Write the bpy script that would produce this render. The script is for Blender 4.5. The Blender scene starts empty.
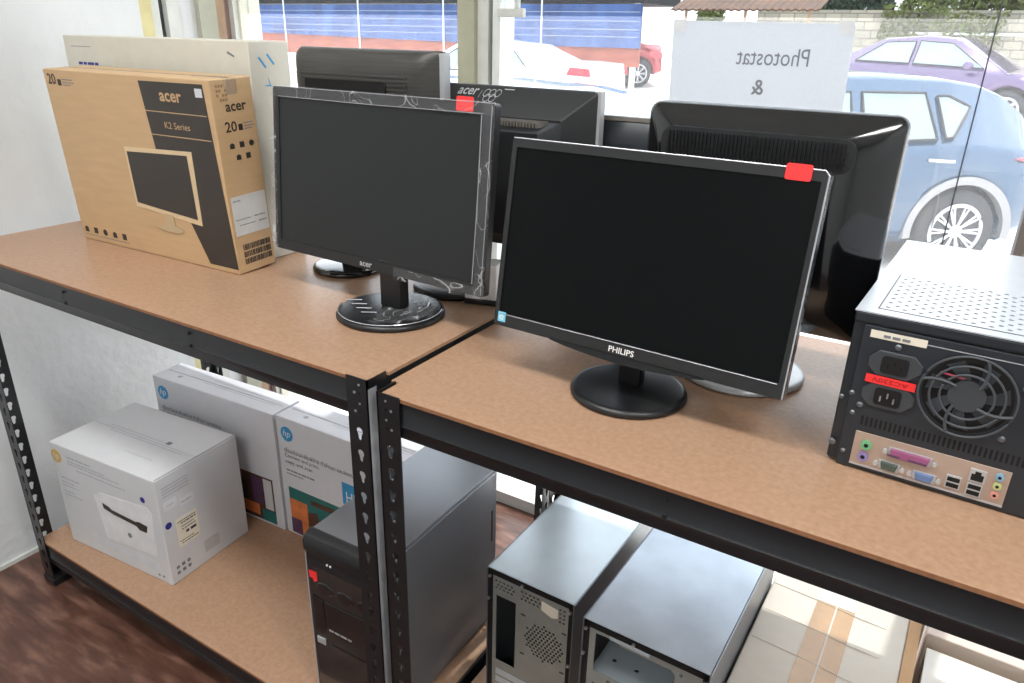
import bpy, bmesh, math, random
from mathutils import Vector, Matrix, Euler
random.seed(7)
PI = math.pi
SC = bpy.context.scene
COL = SC.collection

# ------------------------------------------------------------ camera
cam_d = bpy.data.cameras.new('camera'); cam = bpy.data.objects.new('camera', cam_d); COL.objects.link(cam)
YAW, PITCH, ROLL = -0.542549, 0.393241, 0.022552
def cam_axes(y, p, r):
    fwd = Vector((math.sin(y)*math.cos(p), math.cos(y)*math.cos(p), -math.sin(p)))
    right = Vector((math.cos(y), -math.sin(y), 0)); up = right.cross(fwd)
    return math.cos(r)*right+math.sin(r)*up, -math.sin(r)*right+math.cos(r)*up, fwd
r_, u_, f_ = cam_axes(YAW, PITCH, ROLL)
mx = Matrix((r_, u_, -f_)).transposed().to_4x4(); mx.translation = Vector((0.6765, -0.7172, 1.3903))
cam.matrix_world = mx
cam_d.sensor_width = 36; cam_d.lens = 736.886/1024*36; cam_d.clip_start = 0.02; cam_d.clip_end = 300
SC.camera = cam

# ------------------------------------------------------------ light and exposure
SC.view_settings.view_transform = 'Standard'; SC.view_settings.look = 'None'
SC.view_settings.gamma = 1; SC.view_settings.use_curve_mapping = False
SC.view_settings.exposure = 0.06
w = bpy.data.worlds.new('sky'); SC.world = w; w.use_nodes = True
bg = w.node_tree.nodes['Background']
bg.inputs[0].default_value = (0.86, 0.93, 1.0, 1); bg.inputs[1].default_value = 3.3
def lamp(name, kind, loc, rot, energy, color=(1,1,1), **k):
    d = bpy.data.lights.new(name, kind); d.energy = energy; d.color = color
    for a, v in k.items(): setattr(d, a, v)
    o = bpy.data.objects.new(name, d); o.location = loc; o.rotation_euler = rot; COL.objects.link(o); return o
SUN_DIR = Vector((-0.09*0.375, -0.375, -0.927)).normalized()
lamp('sun', 'SUN', (0,0,10), SUN_DIR.to_track_quat('-Z', 'Y').to_euler(), 8.0, (1.0, 0.97, 0.93), angle=0.012)
FILL_PANEL = [(-0.2, -0.6), (1.6, -0.6), (0.6, -2.2)]
for px, py in FILL_PANEL:
    lamp('fill_lamp', 'AREA', (px, py, 2.70), (0,0,0), 27.0, (1.0, 0.985, 0.96), shape='RECTANGLE', size=1.2, size_y=0.3)  # added fill for the interior, no such lamps in view

# ------------------------------------------------------------ materials
def srgb(c):
    return tuple((x/12.92 if x <= 0.04045 else ((x+0.055)/1.055)**2.4) for x in [v/255 for v in c]) + (1,)
MATS = {}
def mat(name, col, rough=0.5, metal=0.0, noise=0.06, scale=30, bump=0.0, bscale=200, spec=0.5, coat=0.0, stretch=None, emis=None):
    if name in MATS: return MATS[name]
    m = bpy.data.materials.new(name); m.use_nodes = True; nt = m.node_tree; b = nt.nodes['Principled BSDF']
    c = srgb(col)
    tc = nt.nodes.new('ShaderNodeTexCoord'); mp = nt.nodes.new('ShaderNodeMapping'); nt.links.new(tc.outputs['Object'], mp.inputs[0])
    if stretch: mp.inputs['Scale'].default_value = stretch
    nz = nt.nodes.new('ShaderNodeTexNoise'); nz.inputs['Scale'].default_value = scale; nz.inputs['Detail'].default_value = 4
    nt.links.new(mp.outputs[0], nz.inputs['Vector'])
    rp = nt.nodes.new('ShaderNodeValToRGB')
    rp.color_ramp.elements[0].position = 0.3; rp.color_ramp.elements[1].position = 0.7
    rp.color_ramp.elements[0].color = tuple(v*(1-noise) for v in c[:3])+(1,); rp.color_ramp.elements[1].color = tuple(min(1, v*(1+noise)) for v in c[:3])+(1,)
    nt.links.new(nz.outputs['Fac'], rp.inputs[0]); nt.links.new(rp.outputs[0], b.inputs['Base Color'])
    b.inputs['Roughness'].default_value = rough; b.inputs['Metallic'].default_value = metal
    b.inputs['Specular IOR Level'].default_value = spec; b.inputs['Coat Weight'].default_value = coat
    if bump:
        n2 = nt.nodes.new('ShaderNodeTexNoise'); n2.inputs['Scale'].default_value = bscale; n2.inputs['Detail'].default_value = 5
        nt.links.new(mp.outputs[0], n2.inputs['Vector'])
        bp = nt.nodes.new('ShaderNodeBump'); bp.inputs['Strength'].default_value = bump; bp.inputs['Distance'].default_value = 0.01
        nt.links.new(n2.outputs['Fac'], bp.inputs['Height']); nt.links.new(bp.outputs[0], b.inputs['Normal'])
    if emis:
        b.inputs['Emission Color'].default_value = c; b.inputs['Emission Strength'].default_value = emis
    MATS[name] = m; return m

def glass(name, tint=(1,1,1,1), gl=0.04, rough=0.0, glare=0.0):
    if name in MATS: return MATS[name]
    m = bpy.data.materials.new(name); m.use_nodes = True; nt = m.node_tree; nt.nodes.clear()
    out = nt.nodes.new('ShaderNodeOutputMaterial'); mix = nt.nodes.new('ShaderNodeMixShader')
    tr = nt.nodes.new('ShaderNodeBsdfTransparent'); tr.inputs[0].default_value = tint
    g = nt.nodes.new('ShaderNodeBsdfGlossy'); g.inputs['Roughness'].default_value = rough
    lw = nt.nodes.new('ShaderNodeLayerWeight'); lw.inputs[0].default_value = 0.15
    mm = nt.nodes.new('ShaderNodeMath'); mm.operation = 'MULTIPLY_ADD'; mm.inputs[1].default_value = 0.5; mm.inputs[2].default_value = gl
    nt.links.new(lw.outputs['Fresnel'], mm.inputs[0]); nt.links.new(mm.outputs[0], mix.inputs[0])
    nt.links.new(tr.outputs[0], mix.inputs[1]); nt.links.new(g.outputs[0], mix.inputs[2]); nt.links.new(mix.outputs[0], out.inputs[0])
    if glare:  # translucent mix stands in for veiling glare
        td = nt.nodes.new('ShaderNodeBsdfTranslucent'); m3 = nt.nodes.new('ShaderNodeMixShader'); m3.inputs[0].default_value = glare
        nt.links.new(mix.outputs[0], m3.inputs[1]); nt.links.new(td.outputs[0], m3.inputs[2]); nt.links.new(m3.outputs[0], out.inputs[0])
    MATS[name] = m; return m

def film(name):
    # crumpled clear plastic: mostly see-through, white where creased
    m = bpy.data.materials.new(name); m.use_nodes = True; nt = m.node_tree; nt.nodes.clear()
    out = nt.nodes.new('ShaderNodeOutputMaterial'); mix = nt.nodes.new('ShaderNodeMixShader')
    tr = nt.nodes.new('ShaderNodeBsdfTransparent'); pr = nt.nodes.new('ShaderNodeBsdfPrincipled')
    pr.inputs['Base Color'].default_value = (0.8, 0.82, 0.85, 1); pr.inputs['Roughness'].default_value = 0.15
    tc = nt.nodes.new('ShaderNodeTexCoord'); nz = nt.nodes.new('ShaderNodeTexNoise'); nz.inputs['Scale'].default_value = 14; nz.inputs['Distortion'].default_value = 1.2; nz.inputs['Detail'].default_value = 1.5
    nt.links.new(tc.outputs['Object'], nz.inputs['Vector'])
    rp = nt.nodes.new('ShaderNodeValToRGB'); e = rp.color_ramp.elements
    e[0].position = 0.488; e[0].color = (0.05, 0.05, 0.05, 1); e[1].position = 0.50; e[1].color = (0.42, 0.42, 0.42, 1)
    e2 = rp.color_ramp.elements.new(0.512); e2.color = (0.05, 0.05, 0.05, 1)
    nt.links.new(nz.outputs['Fac'], rp.inputs[0]); nt.links.new(rp.outputs[0], mix.inputs[0])
    bp = nt.nodes.new('ShaderNodeBump'); bp.inputs['Strength'].default_value = 0.8; bp.inputs['Distance'].default_value = 0.01
    nt.links.new(nz.outputs['Fac'], bp.inputs['Height']); nt.links.new(bp.outputs[0], pr.inputs['Normal'])
    nt.links.new(tr.outputs[0], mix.inputs[1]); nt.links.new(pr.outputs[0], mix.inputs[2]); nt.links.new(mix.outputs[0], out.inputs[0])
    MATS[name] = m; return m

def tex_mat(name, kind, c1, c2, scale, rough=0.6, stretch=(1,1,1), detail=6, dist=0.0, lo=0.35, hi=0.65, bump=0.0, spec=0.5, c3=None, bw=None, coord='Object'):
    m = bpy.data.materials.new(name); m.use_nodes = True; nt = m.node_tree; b = nt.nodes['Principled BSDF']
    tc = nt.nodes.new('ShaderNodeTexCoord'); mp = nt.nodes.new('ShaderNodeMapping'); mp.inputs['Scale'].default_value = stretch
    nt.links.new(tc.outputs[coord], mp.inputs[0])
    if kind == 'brick':
        t = nt.nodes.new('ShaderNodeTexBrick'); t.inputs['Scale'].default_value = scale
        t.inputs['Color1'].default_value = srgb(c1); t.inputs['Color2'].default_value = srgb(c2); t.inputs['Mortar'].default_value = srgb(c3)
        if bw: t.inputs['Brick Width'].default_value, t.inputs['Row Height'].default_value = bw
        nt.links.new(mp.outputs[0], t.inputs['Vector']); nt.links.new(t.outputs['Color'], b.inputs['Base Color']); h = t.outputs['Fac']
    else:
        t = nt.nodes.new('ShaderNodeTexNoise'); t.inputs['Scale'].default_value = scale; t.inputs['Detail'].default_value = detail; t.inputs['Distortion'].default_value = dist
        nt.links.new(mp.outputs[0], t.inputs['Vector'])
        rp = nt.nodes.new('ShaderNodeValToRGB'); e = rp.color_ramp.elements
        e[0].position = lo; e[1].position = hi; e[0].color = srgb(c1); e[1].color = srgb(c2)
        if c3: e3 = e.new((lo+hi)/2); e3.color = srgb(c3)
        nt.links.new(t.outputs['Fac'], rp.inputs[0]); nt.links.new(rp.outputs[0], b.inputs['Base Color']); h = t.outputs['Fac']
    b.inputs['Roughness'].default_value = rough; b.inputs['Specular IOR Level'].default_value = spec
    if bump:
        bp = nt.nodes.new('ShaderNodeBump'); bp.inputs['Strength'].default_value = bump; bp.inputs['Distance'].default_value = 0.02
        nt.links.new(h, bp.inputs['Height']); nt.links.new(bp.outputs[0], b.inputs['Normal'])
    MATS[name] = m; return m

M_WALL = mat('white_plaster', (214, 217, 218), 0.75, noise=0.03, scale=5, bump=0.35, bscale=22)
M_FLOOR = tex_mat('dark_wood_vinyl', 'noise', (74, 50, 42), (132, 98, 84), 9, 0.30, (1, 4, 1), 12, 0.3, 0.3, 0.72, 0.08, c3=(98, 68, 57))
M_CEIL = mat('white_ceiling', (230, 230, 228), 0.8)
M_BOARD = tex_mat('chipboard', 'noise', (160, 126, 100), (182, 149, 122), 130, 0.36, (1, 1, 1), 8, 0.3, 0.2, 0.8, 0.02, c3=(172, 138, 112))
M_BEDGE = mat('chipboard_edge', (140, 96, 66), 0.7, noise=0.15, scale=120)
M_STEEL = mat('black_powder_steel', (24, 26, 29), 0.28, noise=0.08, bump=0.03, bscale=500)
M_SHEEN = mat('painted_sheen', (176, 178, 182), 0.4, 0.2, noise=0.12, scale=20)  # light grey for the reflection painted on the post flange
M_RIVET = mat('bare_rivet', (190, 192, 196), 0.3, 0.8)
M_KRAFT = mat('kraft_card', (196, 164, 124), 0.6, noise=0.05, scale=12, stretch=(1, 1, 6))
M_KRAFTIN = mat('kraft_side', (190, 150, 104), 0.6, noise=0.07, scale=14, stretch=(1, 1, 6))
M_INK = mat('dark_print', (54, 49, 45), 0.5)
M_WCARD = mat('white_card', (206, 203, 190), 0.6, noise=0.03)
M_WCARD2 = mat('cool_white_card', (214, 216, 222), 0.5, noise=0.02)
M_GREYCARD = mat('silver_white_card', (205, 207, 210), 0.45, noise=0.02)
M_TEXTG = mat('grey_print', (120, 122, 128), 0.6)
M_FAINT = mat('faint_lid_print', (196, 198, 204), 0.6)
M_TEXTL = mat('pale_grey_print', (168, 170, 176), 0.6)
M_TEXTD = mat('dark_grey_print', (62, 62, 70), 0.6)
M_BLUE = mat('blue_print', (50, 150, 205), 0.45)
M_NAVY = mat('navy_sticker', (40, 48, 130), 0.45)
M_GOLD = mat('gold_print', (206, 172, 104), 0.5)
M_WHITE = mat('white_print', (235, 235, 235), 0.5)
M_LABEL = mat('cream_label', (228, 222, 205), 0.5)
M_RED = mat('red_sticker', (240, 52, 52), 0.5, noise=0.03)
M_TEAL = mat('teal_print', (32, 108, 104), 0.5); M_ORANGE = mat('orange_print', (212, 122, 70), 0.5, noise=0.2)
M_BROWN = mat('brown_print', (84, 56, 44), 0.5, noise=0.3); M_PURP = mat('purple_print', (88, 62, 92), 0.5)
M_BLK = mat('black_plastic', (24, 25, 27), 0.35, noise=0.05, scale=80)
M_GLOSSB = mat('gloss_black_plastic', (14, 15, 17), 0.12, noise=0.05, coat=0.5)
M_MATTEB = mat('matt_black_plastic', (30, 32, 34), 0.5, noise=0.08, bump=0.03, bscale=600)
M_SCREEN1 = mat('grey_lcd_surface', (40, 42, 43), 0.33, noise=0.02, scale=4, spec=0.25)
M_SCREEN2 = mat('dark_lcd_surface', (9, 12, 13), 0.30, noise=0.02, scale=4, spec=0.15)
M_DARK = mat('dark_void', (7, 7, 8), 0.8)
M_SILVER = mat('silver_plastic', (185, 187, 190), 0.3, 0.3)  # stands for window light on the tower bezel edge
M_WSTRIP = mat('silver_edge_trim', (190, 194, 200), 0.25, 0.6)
M_RIBBED = mat('brushed_ribbed_plastic', (62, 61, 58), 0.35, noise=0.25, scale=9, stretch=(1, 1, 28), bump=0.12, bscale=60)
M_CASE = mat('dark_painted_case', (122, 126, 132), 0.30, 0.4, noise=0.06, scale=6)
M_CASEB = mat('black_painted_case', (40, 45, 50), 0.35, 0.2, noise=0.1, scale=10)
M_ZINC = mat('galvanised_sheet', (190, 202, 210), 0.30, 0.35, noise=0.10, scale=7)
M_ZINC2 = mat('blue_grey_scuffed_sheet', (186, 200, 214), 0.32, 0.35, noise=0.16, scale=9)
M_RAWBACK = mat('raw_steel_back', (150, 154, 150), 0.42, 0.35, noise=0.05)
M_TOPSTEEL = mat('pale_steel_top', (200, 206, 214), 0.30, 0.2, noise=0.03)
M_PLATE = mat('io_shield_tin', (180, 160, 146), 0.4, 0.3, noise=0.06)
M_TAPE = mat('brown_parcel_tape', (186, 148, 104), 0.2, noise=0.08, coat=0.3)
M_TAPEW = mat('white_tape', (232, 232, 228), 0.25)
M_PALEBOX = mat('pale_carton', (216, 210, 198), 0.65, noise=0.03)
M_PINKBOX = mat('pinkish_carton', (224, 208, 196), 0.65, noise=0.03)
M_FRAME = mat('grey_white_frame', (205, 207, 202), 0.4)
M_FRAMEB = mat('beige_frame', (172, 172, 150), 0.5, noise=0.14, scale=9)
M_FRAMED = mat('dark_gasket', (70, 72, 76), 0.5)
M_TIMBER = mat('brown_timber', (160, 132, 104), 0.6, noise=0.15, scale=16)
M_YELLOW = mat('yellowed_timber', (206, 196, 146), 0.6, noise=0.12, scale=12)
M_ROUGH = mat('rough_grey_render', (168, 168, 152), 0.8, noise=0.12, scale=14)
M_GLASS = glass('window_glass', glare=0.05)   # translucent share paints veiling glare over the view outside
M_PAPER = mat('white_paper', (214, 218, 222), 0.8, noise=0.03, scale=220)
_nt = M_PAPER.node_tree; _tr = _nt.nodes.new('ShaderNodeBsdfTranslucent'); _tr.inputs[0].default_value = (0.85, 0.88, 0.92, 1); _mx = _nt.nodes.new('ShaderNodeMixShader'); _mx.inputs[0].default_value = 0.36
_nt.links.new(_nt.nodes['Principled BSDF'].outputs[0], _mx.inputs[1]); _nt.links.new(_tr.outputs[0], _mx.inputs[2]); _nt.links.new(_mx.outputs[0], _nt.nodes['Material Output'].inputs[0])
M_FILM = film('clear_plastic_film')
M_TINT = glass('tinted_glass', tint=(0.80, 0.81, 0.81, 1))
# outdoors
M_ROAD = mat('pale_concrete', (215, 212, 208), 0.7, noise=0.05, scale=0.8)
M_TYRE = mat('tyre_rubber', (48, 50, 54), 0.8)
M_RIM = mat('alloy_rim', (200, 202, 206), 0.3, 0.6)
M_CGLASS = mat('car_glass', (120, 140, 150), 0.06, 0.0, noise=0.1, scale=2, spec=0.9, coat=0.6)
M_LAMP = mat('red_tail_lamp', (215, 40, 55), 0.2, coat=0.5)

# ------------------------------------------------------------ mesh helpers
class MB:
    def __init__(s): s.bm = bmesh.new()
    def face(s, vs):
        try: return s.bm.faces.new(vs)
        except ValueError: return None
    def box(s, x0, x1, y0, y1, z0, z1):
        v = [s.bm.verts.new(p) for p in ((x0,y0,z0),(x1,y0,z0),(x1,y1,z0),(x0,y1,z0),(x0,y0,z1),(x1,y0,z1),(x1,y1,z1),(x0,y1,z1))]
        for f in ((3,2,1,0),(4,5,6,7),(0,1,5,4),(1,2,6,5),(2,3,7,6),(3,0,4,7)): s.face([v[i] for i in f])
        return s
    def cyl(s, c, r, h, axis='z', n=24, r2=None, cap=True):
        r2 = r if r2 is None else r2
        def P(a, rr, t):
            ca, sa = math.cos(a)*rr, math.sin(a)*rr
            return {'z': (c[0]+ca, c[1]+sa, c[2]+t), 'y': (c[0]+ca, c[1]+t, c[2]+sa), 'x': (c[0]+t, c[1]+ca, c[2]+sa)}[axis]
        a = [s.bm.verts.new(P(2*PI*i/n, r, 0)) for i in range(n)]; b = [s.bm.verts.new(P(2*PI*i/n, r2, h)) for i in range(n)]
        for i in range(n): s.face([a[i], a[(i+1) % n], b[(i+1) % n], b[i]])
        if cap: s.face(a[::-1]); s.face(b)
        return s
    def lathe(s, c, prof, n=48, axis='z', sy=1.0):
        rings = []
        for r, t in prof:
            ring = []
            for i in range(n):
                ca, sa = math.cos(2*PI*i/n)*r, math.sin(2*PI*i/n)*r*sy
                ring.append(s.bm.verts.new({'z': (c[0]+ca, c[1]+sa, c[2]+t), 'y': (c[0]+ca, c[1]+t, c[2]+sa)}[axis]))
            rings.append(ring)
        for a, b in zip(rings, rings[1:]):
            for i in range(n): s.face([a[i], a[(i+1) % n], b[(i+1) % n], b[i]])
        s.face(rings[0][::-1]); s.face(rings[-1]); return s
    def loft(s, rings, cap=True):
        R = [[s.bm.verts.new(p) for p in r] for r in rings]
        for a, b in zip(R, R[1:]):
            n = len(a)
            for i in range(n): s.face([a[i], a[(i+1) % n], b[(i+1) % n], b[i]])
        if cap: s.face(R[0][::-1]); s.face(R[-1])
        return s
    def prism(s, poly, a0, a1, axis='x'):
        def P(u, v, t): return {'x': (t, u, v), 'y': (u, t, v), 'z': (u, v, t)}[axis]
        return s.loft([[P(u, v, a0) for u, v in poly], [P(u, v, a1) for u, v in poly]])
    def plate(s, outer, holes, thick, fn):
        """flat sheet with real holes; fn(u, v, t) gives the 3-D point"""
        b = bmesh.new(); edges = []
        for loop in [outer]+holes:
            vs = [b.verts.new((u, v, 0)) for u, v in loop]
            for i in range(len(vs)): edges.append(b.edges.new((vs[i], vs[(i+1) % len(vs)])))
        bmesh.ops.triangle_fill(b, edges=edges, use_beauty=True, use_dissolve=False)
        r = bmesh.ops.extrude_face_region(b, geom=list(b.faces))
        for g in r['geom']:
            if isinstance(g, bmesh.types.BMVert): g.co.z += thick
        mp = {}
        for v in b.verts: mp[v.index if False else v] = s.bm.verts.new(fn(v.co.x, v.co.y, v.co.z))
        for f in b.faces: s.face([mp[v] for v in f.verts])
        b.free(); return s
    def tube(s, pts, r, n=8):
        rings = []
        for i, p in enumerate(pts):
            p = Vector(p); a = Vector(pts[max(i-1, 0)]); c = Vector(pts[min(i+1, len(pts)-1)]); d = (c-a).normalized()
            up = Vector((0,0,1)) if abs(d.z) < 0.9 else Vector((1,0,0)); e1 = d.cross(up).normalized(); e2 = d.cross(e1)
            rings.append([tuple(p+e1*math.cos(2*PI*k/n)*r+e2*math.sin(2*PI*k/n)*r) for k in range(n)])
        return s.loft(rings)
    def build(s, name, m, parent=None, bevel=0, smooth=False, seg=2, loc=(0,0,0), rot=(0,0,0)):
        bmesh.ops.recalc_face_normals(s.bm, faces=s.bm.faces)
        me = bpy.data.meshes.new(name); s.bm.to_mesh(me); s.bm.free()
        o = bpy.data.objects.new(name, me); COL.objects.link(o); me.materials.append(m)
        if smooth:
            for p in me.polygons: p.use_smooth = True
        if bevel:
            b = o.modifiers.new('bevel', 'BEVEL'); b.width = bevel; b.segments = seg; b.limit_method = 'ANGLE'; b.angle_limit = math.radians(35)
            for p in me.polygons: p.use_smooth = True
            if hasattr(b, 'harden_normals'): b.harden_normals = True
        o.location = loc; o.rotation_euler = rot
        if parent: o.parent = parent
        return o
def tag(o, label=None, cat=None, group=None, kind=None):
    if label: o['label'] = label
    if cat: o['category'] = cat
    if group: o['group'] = group
    if kind: o['kind'] = kind
    return o
def thing(name, label, cat, loc=(0,0,0), yaw=0, tilt=0, group=None):
    o = bpy.data.objects.new(name, None); COL.objects.link(o); o.location = loc; o.rotation_euler = (-tilt, 0, yaw); o.empty_display_size = 0.1
    return tag(o, label, cat, group)
def struct(o): o['kind'] = 'structure'; return o
def rrect(x0, x1, z0, z1, r, n=6):
    pts = []
    for cx, cz, a0 in ((x1-r, z1-r, 0), (x0+r, z1-r, 90), (x0+r, z0+r, 180), (x1-r, z0+r, 270)):
        for i in range(n+1):
            a = math.radians(a0+90*i/n); pts.append((cx+r*math.cos(a), cz+r*math.sin(a)))
    return pts
ROT = {'f': (PI/2, 0, 0), 'r': (PI/2, 0, PI/2), 't': (0, 0, 0), 'b': (PI/2, 0, PI)}
def text(name, body, x, y, z, wd, ht, m, parent, face='f', bold=0.0, shear=0.0, mirror=False):
    """lettering as a thin mesh fitted into wd x ht, lower-left corner at (x,y,z) of the parent"""
    cu = bpy.data.curves.new(name, 'FONT'); cu.body = body; cu.size = 1; cu.extrude = 0.0; cu.offset = bold; cu.shear = shear; cu.resolution_u = 3
    t = bpy.data.objects.new(name, cu); COL.objects.link(t); bpy.context.view_layer.update()
    dg = bpy.context.evaluated_depsgraph_get(); me = bpy.data.meshes.new_from_object(t.evaluated_get(dg))
    bpy.data.objects.remove(t); bpy.data.curves.remove(cu)
    if not len(me.vertices): return None
    xs = [v.co.x for v in me.vertices]; ys = [v.co.y for v in me.vertices]
    sx = wd/(max(xs)-min(xs)); sy = ht/(max(ys)-min(ys)) if ht else sx
    x0, y0 = min(xs), min(ys); cx = wd
    for v in me.vertices:
        u = (v.co.x-x0)*sx
        v.co = Vector(((wd-u) if mirror else u, (v.co.y-y0)*sy, 0))
    me.materials.clear(); me.materials.append(m)
    o = bpy.data.objects.new(name, me); COL.objects.link(o); o.location = (x, y, z); o.rotation_euler = ROT[face]; o.parent = parent
    return o
def decal(name, poly, m, parent, face='f', off=0.0, th=0.0006, base=0.0):
    """thin printed patch / sticker; poly in the face's own (u, v); base = the face's coordinate"""
    mb = MB()
    if face == 'f': mb.loft([[(u, base-off-th, v) for u, v in poly], [(u, base-off, v) for u, v in poly]])
    if face == 'r': mb.loft([[(base+off, u, v) for u, v in poly], [(base+off+th, u, v) for u, v in poly]])
    if face == 't': mb.loft([[(u, v, base+off) for u, v in poly], [(u, v, base+off+th) for u, v in poly]])
    if face == 'b': mb.loft([[(u, base+off, v) for u, v in poly], [(u, base+off+th, v) for u, v in poly]])
    return mb.build(name, m, parent)
def R4(a, b, c, d): return [(a, c), (b, c), (b, d), (a, d)]
def disc2(cx, cz, r, n=24): return [(cx+r*math.cos(2*PI*i/n), cz+r*math.sin(2*PI*i/n)) for i in range(n)]
def lines(name, rows, m, parent, face, base, off=0.0):
    """rows of small printed dashes standing for body copy: (u0, u1, v, height)"""
    mb = MB(); rnd = random.Random(len(rows)*13+int(abs(rows[0][0])*1000))
    for u0, u1, v, h in rows:
        u = u0
        while u < u1:
            l = rnd.uniform(1.2, 4.5)*h; e = min(u+l, u1)
            if face == 'f': mb.box(u, e, base-off-0.0005, base-off, v, v+h)
            elif face == 'r': mb.box(base+off, base+off+0.0005, u, e, v, v+h)
            else: mb.box(u, e, v, v+h, base+off, base+off+0.0005)
            u = e+h*0.7
    return mb.build(name, m, parent)

TOP, TOPR, LOW = 0.9203, 0.9083, 0.1351
WX = -1.36; GY = 1.0

# ------------------------------------------------------------ room
struct(MB().box(WX, 2.6, -3.2, GY+0.02, -0.1, 0).build('floor', M_FLOOR))
struct(MB().box(WX-0.12, 2.7, -3.3, GY+0.05, 2.75, 2.85).build('ceiling', M_CEIL))
struct(MB().box(WX-0.12, WX, -3.2, 0.638, 0, 2.75).build('wall_left', M_WALL))
struct(MB().box(WX-0.12, 2.7, -3.3, -3.2, 0, 2.75).build('wall_back', M_WALL))
struct(MB().box(2.6, 2.7, -3.2, GY+0.05, 0, 2.75).build('wall_right', M_WALL))
struct(MB().box(WX-0.12, 2.6, GY, GY+0.12, 2.35, 2.75).build('wall_front', M_WALL))
struct(MB().box(WX, WX+0.008, -3.2, 0.638, 0, 0.012).build('baseboard_left', M_FRAME))
for k, (px, py) in enumerate(FILL_PANEL):  # unseen panels added to go with the fill lamps
    t = thing('fill_panel', ['added fill light panel above the left rack', 'added fill light panel above the right rack', 'added fill light panel at the back of the room'][k], 'light', (px, py, 2.74), group='added fill light panels')
    MB().box(-0.62, 0.62, -0.17, 0.17, 0, 0.01).build('frame', M_FRAME, t)
# side opening beyond the end of the left wall: posts and strips
strips = [(0.638, 0.675, M_YELLOW, 0.0), (0.675, 0.705, M_FRAME, 0.01), (0.705, 0.73, M_FRAMED, 0.03), (0.73, 0.77, M_FRAME, 0.01),
          (0.77, 0.83, M_WALL, 0.02), (0.83, 0.89, M_ROUGH, 0.0), (0.89, 0.92, M_TIMBER, 0.0), (0.92, 0.952, mat('mauve_brown_panel', (150, 126, 122), 0.6), 0.02), (0.952, GY-0.03, M_FRAME, 0.0)]
for k, (a, b, m, dx) in enumerate(strips):
    struct(MB().box(WX-0.12, WX-dx, a, b, 0, 2.75).build('trim_%d' % (k+1), m))
# front glazing
def win(n, x0, x1, parts):
    fr = MB(); fr.box(x0, x1, GY-0.02, GY+0.05, 0, 0.04); fr.box(x0, x1, GY-0.02, GY+0.05, 2.31, 2.35)
    f = struct(fr.build('window_%d' % n, M_FRAME))
    MB().box(x0, x1, GY, GY+0.006, 0.04, 1.437).build('pane', M_GLASS, f)
    MB().box(x0, x1, GY, GY+0.006, 1.437, 2.31).build('tinted_pane', M_TINT, f)
    for a, b, y0, y1, m, nm in parts:
        MB().box(a, b, y0, y1, 0.0, 2.35).build(nm, m, f, bevel=0.002)
    return f
win(1, -1.352, -0.524, [(-1.42, -1.352, GY-0.03, GY+0.05, mat('cream_frame', (226, 224, 208), 0.45), 'frame_post')])
w2 = win(2, -0.414, 0.785, [(-0.524, -0.472, GY-0.035, GY+0.05, M_FRAMEB, 'mullion'), (-0.472, -0.438, GY-0.02, GY+0.05, M_FRAME, 'mullion'),
                       (-0.438, -0.426, GY+0.0, GY+0.05, M_FRAMED, 'gasket'), (-0.426, -0.403, GY-0.02, GY+0.05, mat('pale_frame', (222, 226, 224), 0.4), 'mullion')])
MB().box(0.662, 0.6645, GY-0.003, GY+0.008, 0.04, 2.31).build('glass_joint', M_FRAMED, w2)
h = MB(); h.box(-0.403, -0.328, GY-0.035, GY-0.02, 1.432, 1.452); h.box(-0.352, -0.343, GY-0.035, GY-0.02, 1.452, 1.50)
h.build('window_catch', M_FRAME, w2, bevel=0.002)
win(3, 0.86, 2.6, [(0.785, 0.80, GY-0.03, GY+0.05, mat('brown_grey_frame', (120, 112, 106), 0.5), 'mullion'), (0.80, 0.86, GY-0.02, GY+0.05, mat('taupe_frame', (168, 160, 152), 0.5), 'mullion')])

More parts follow.
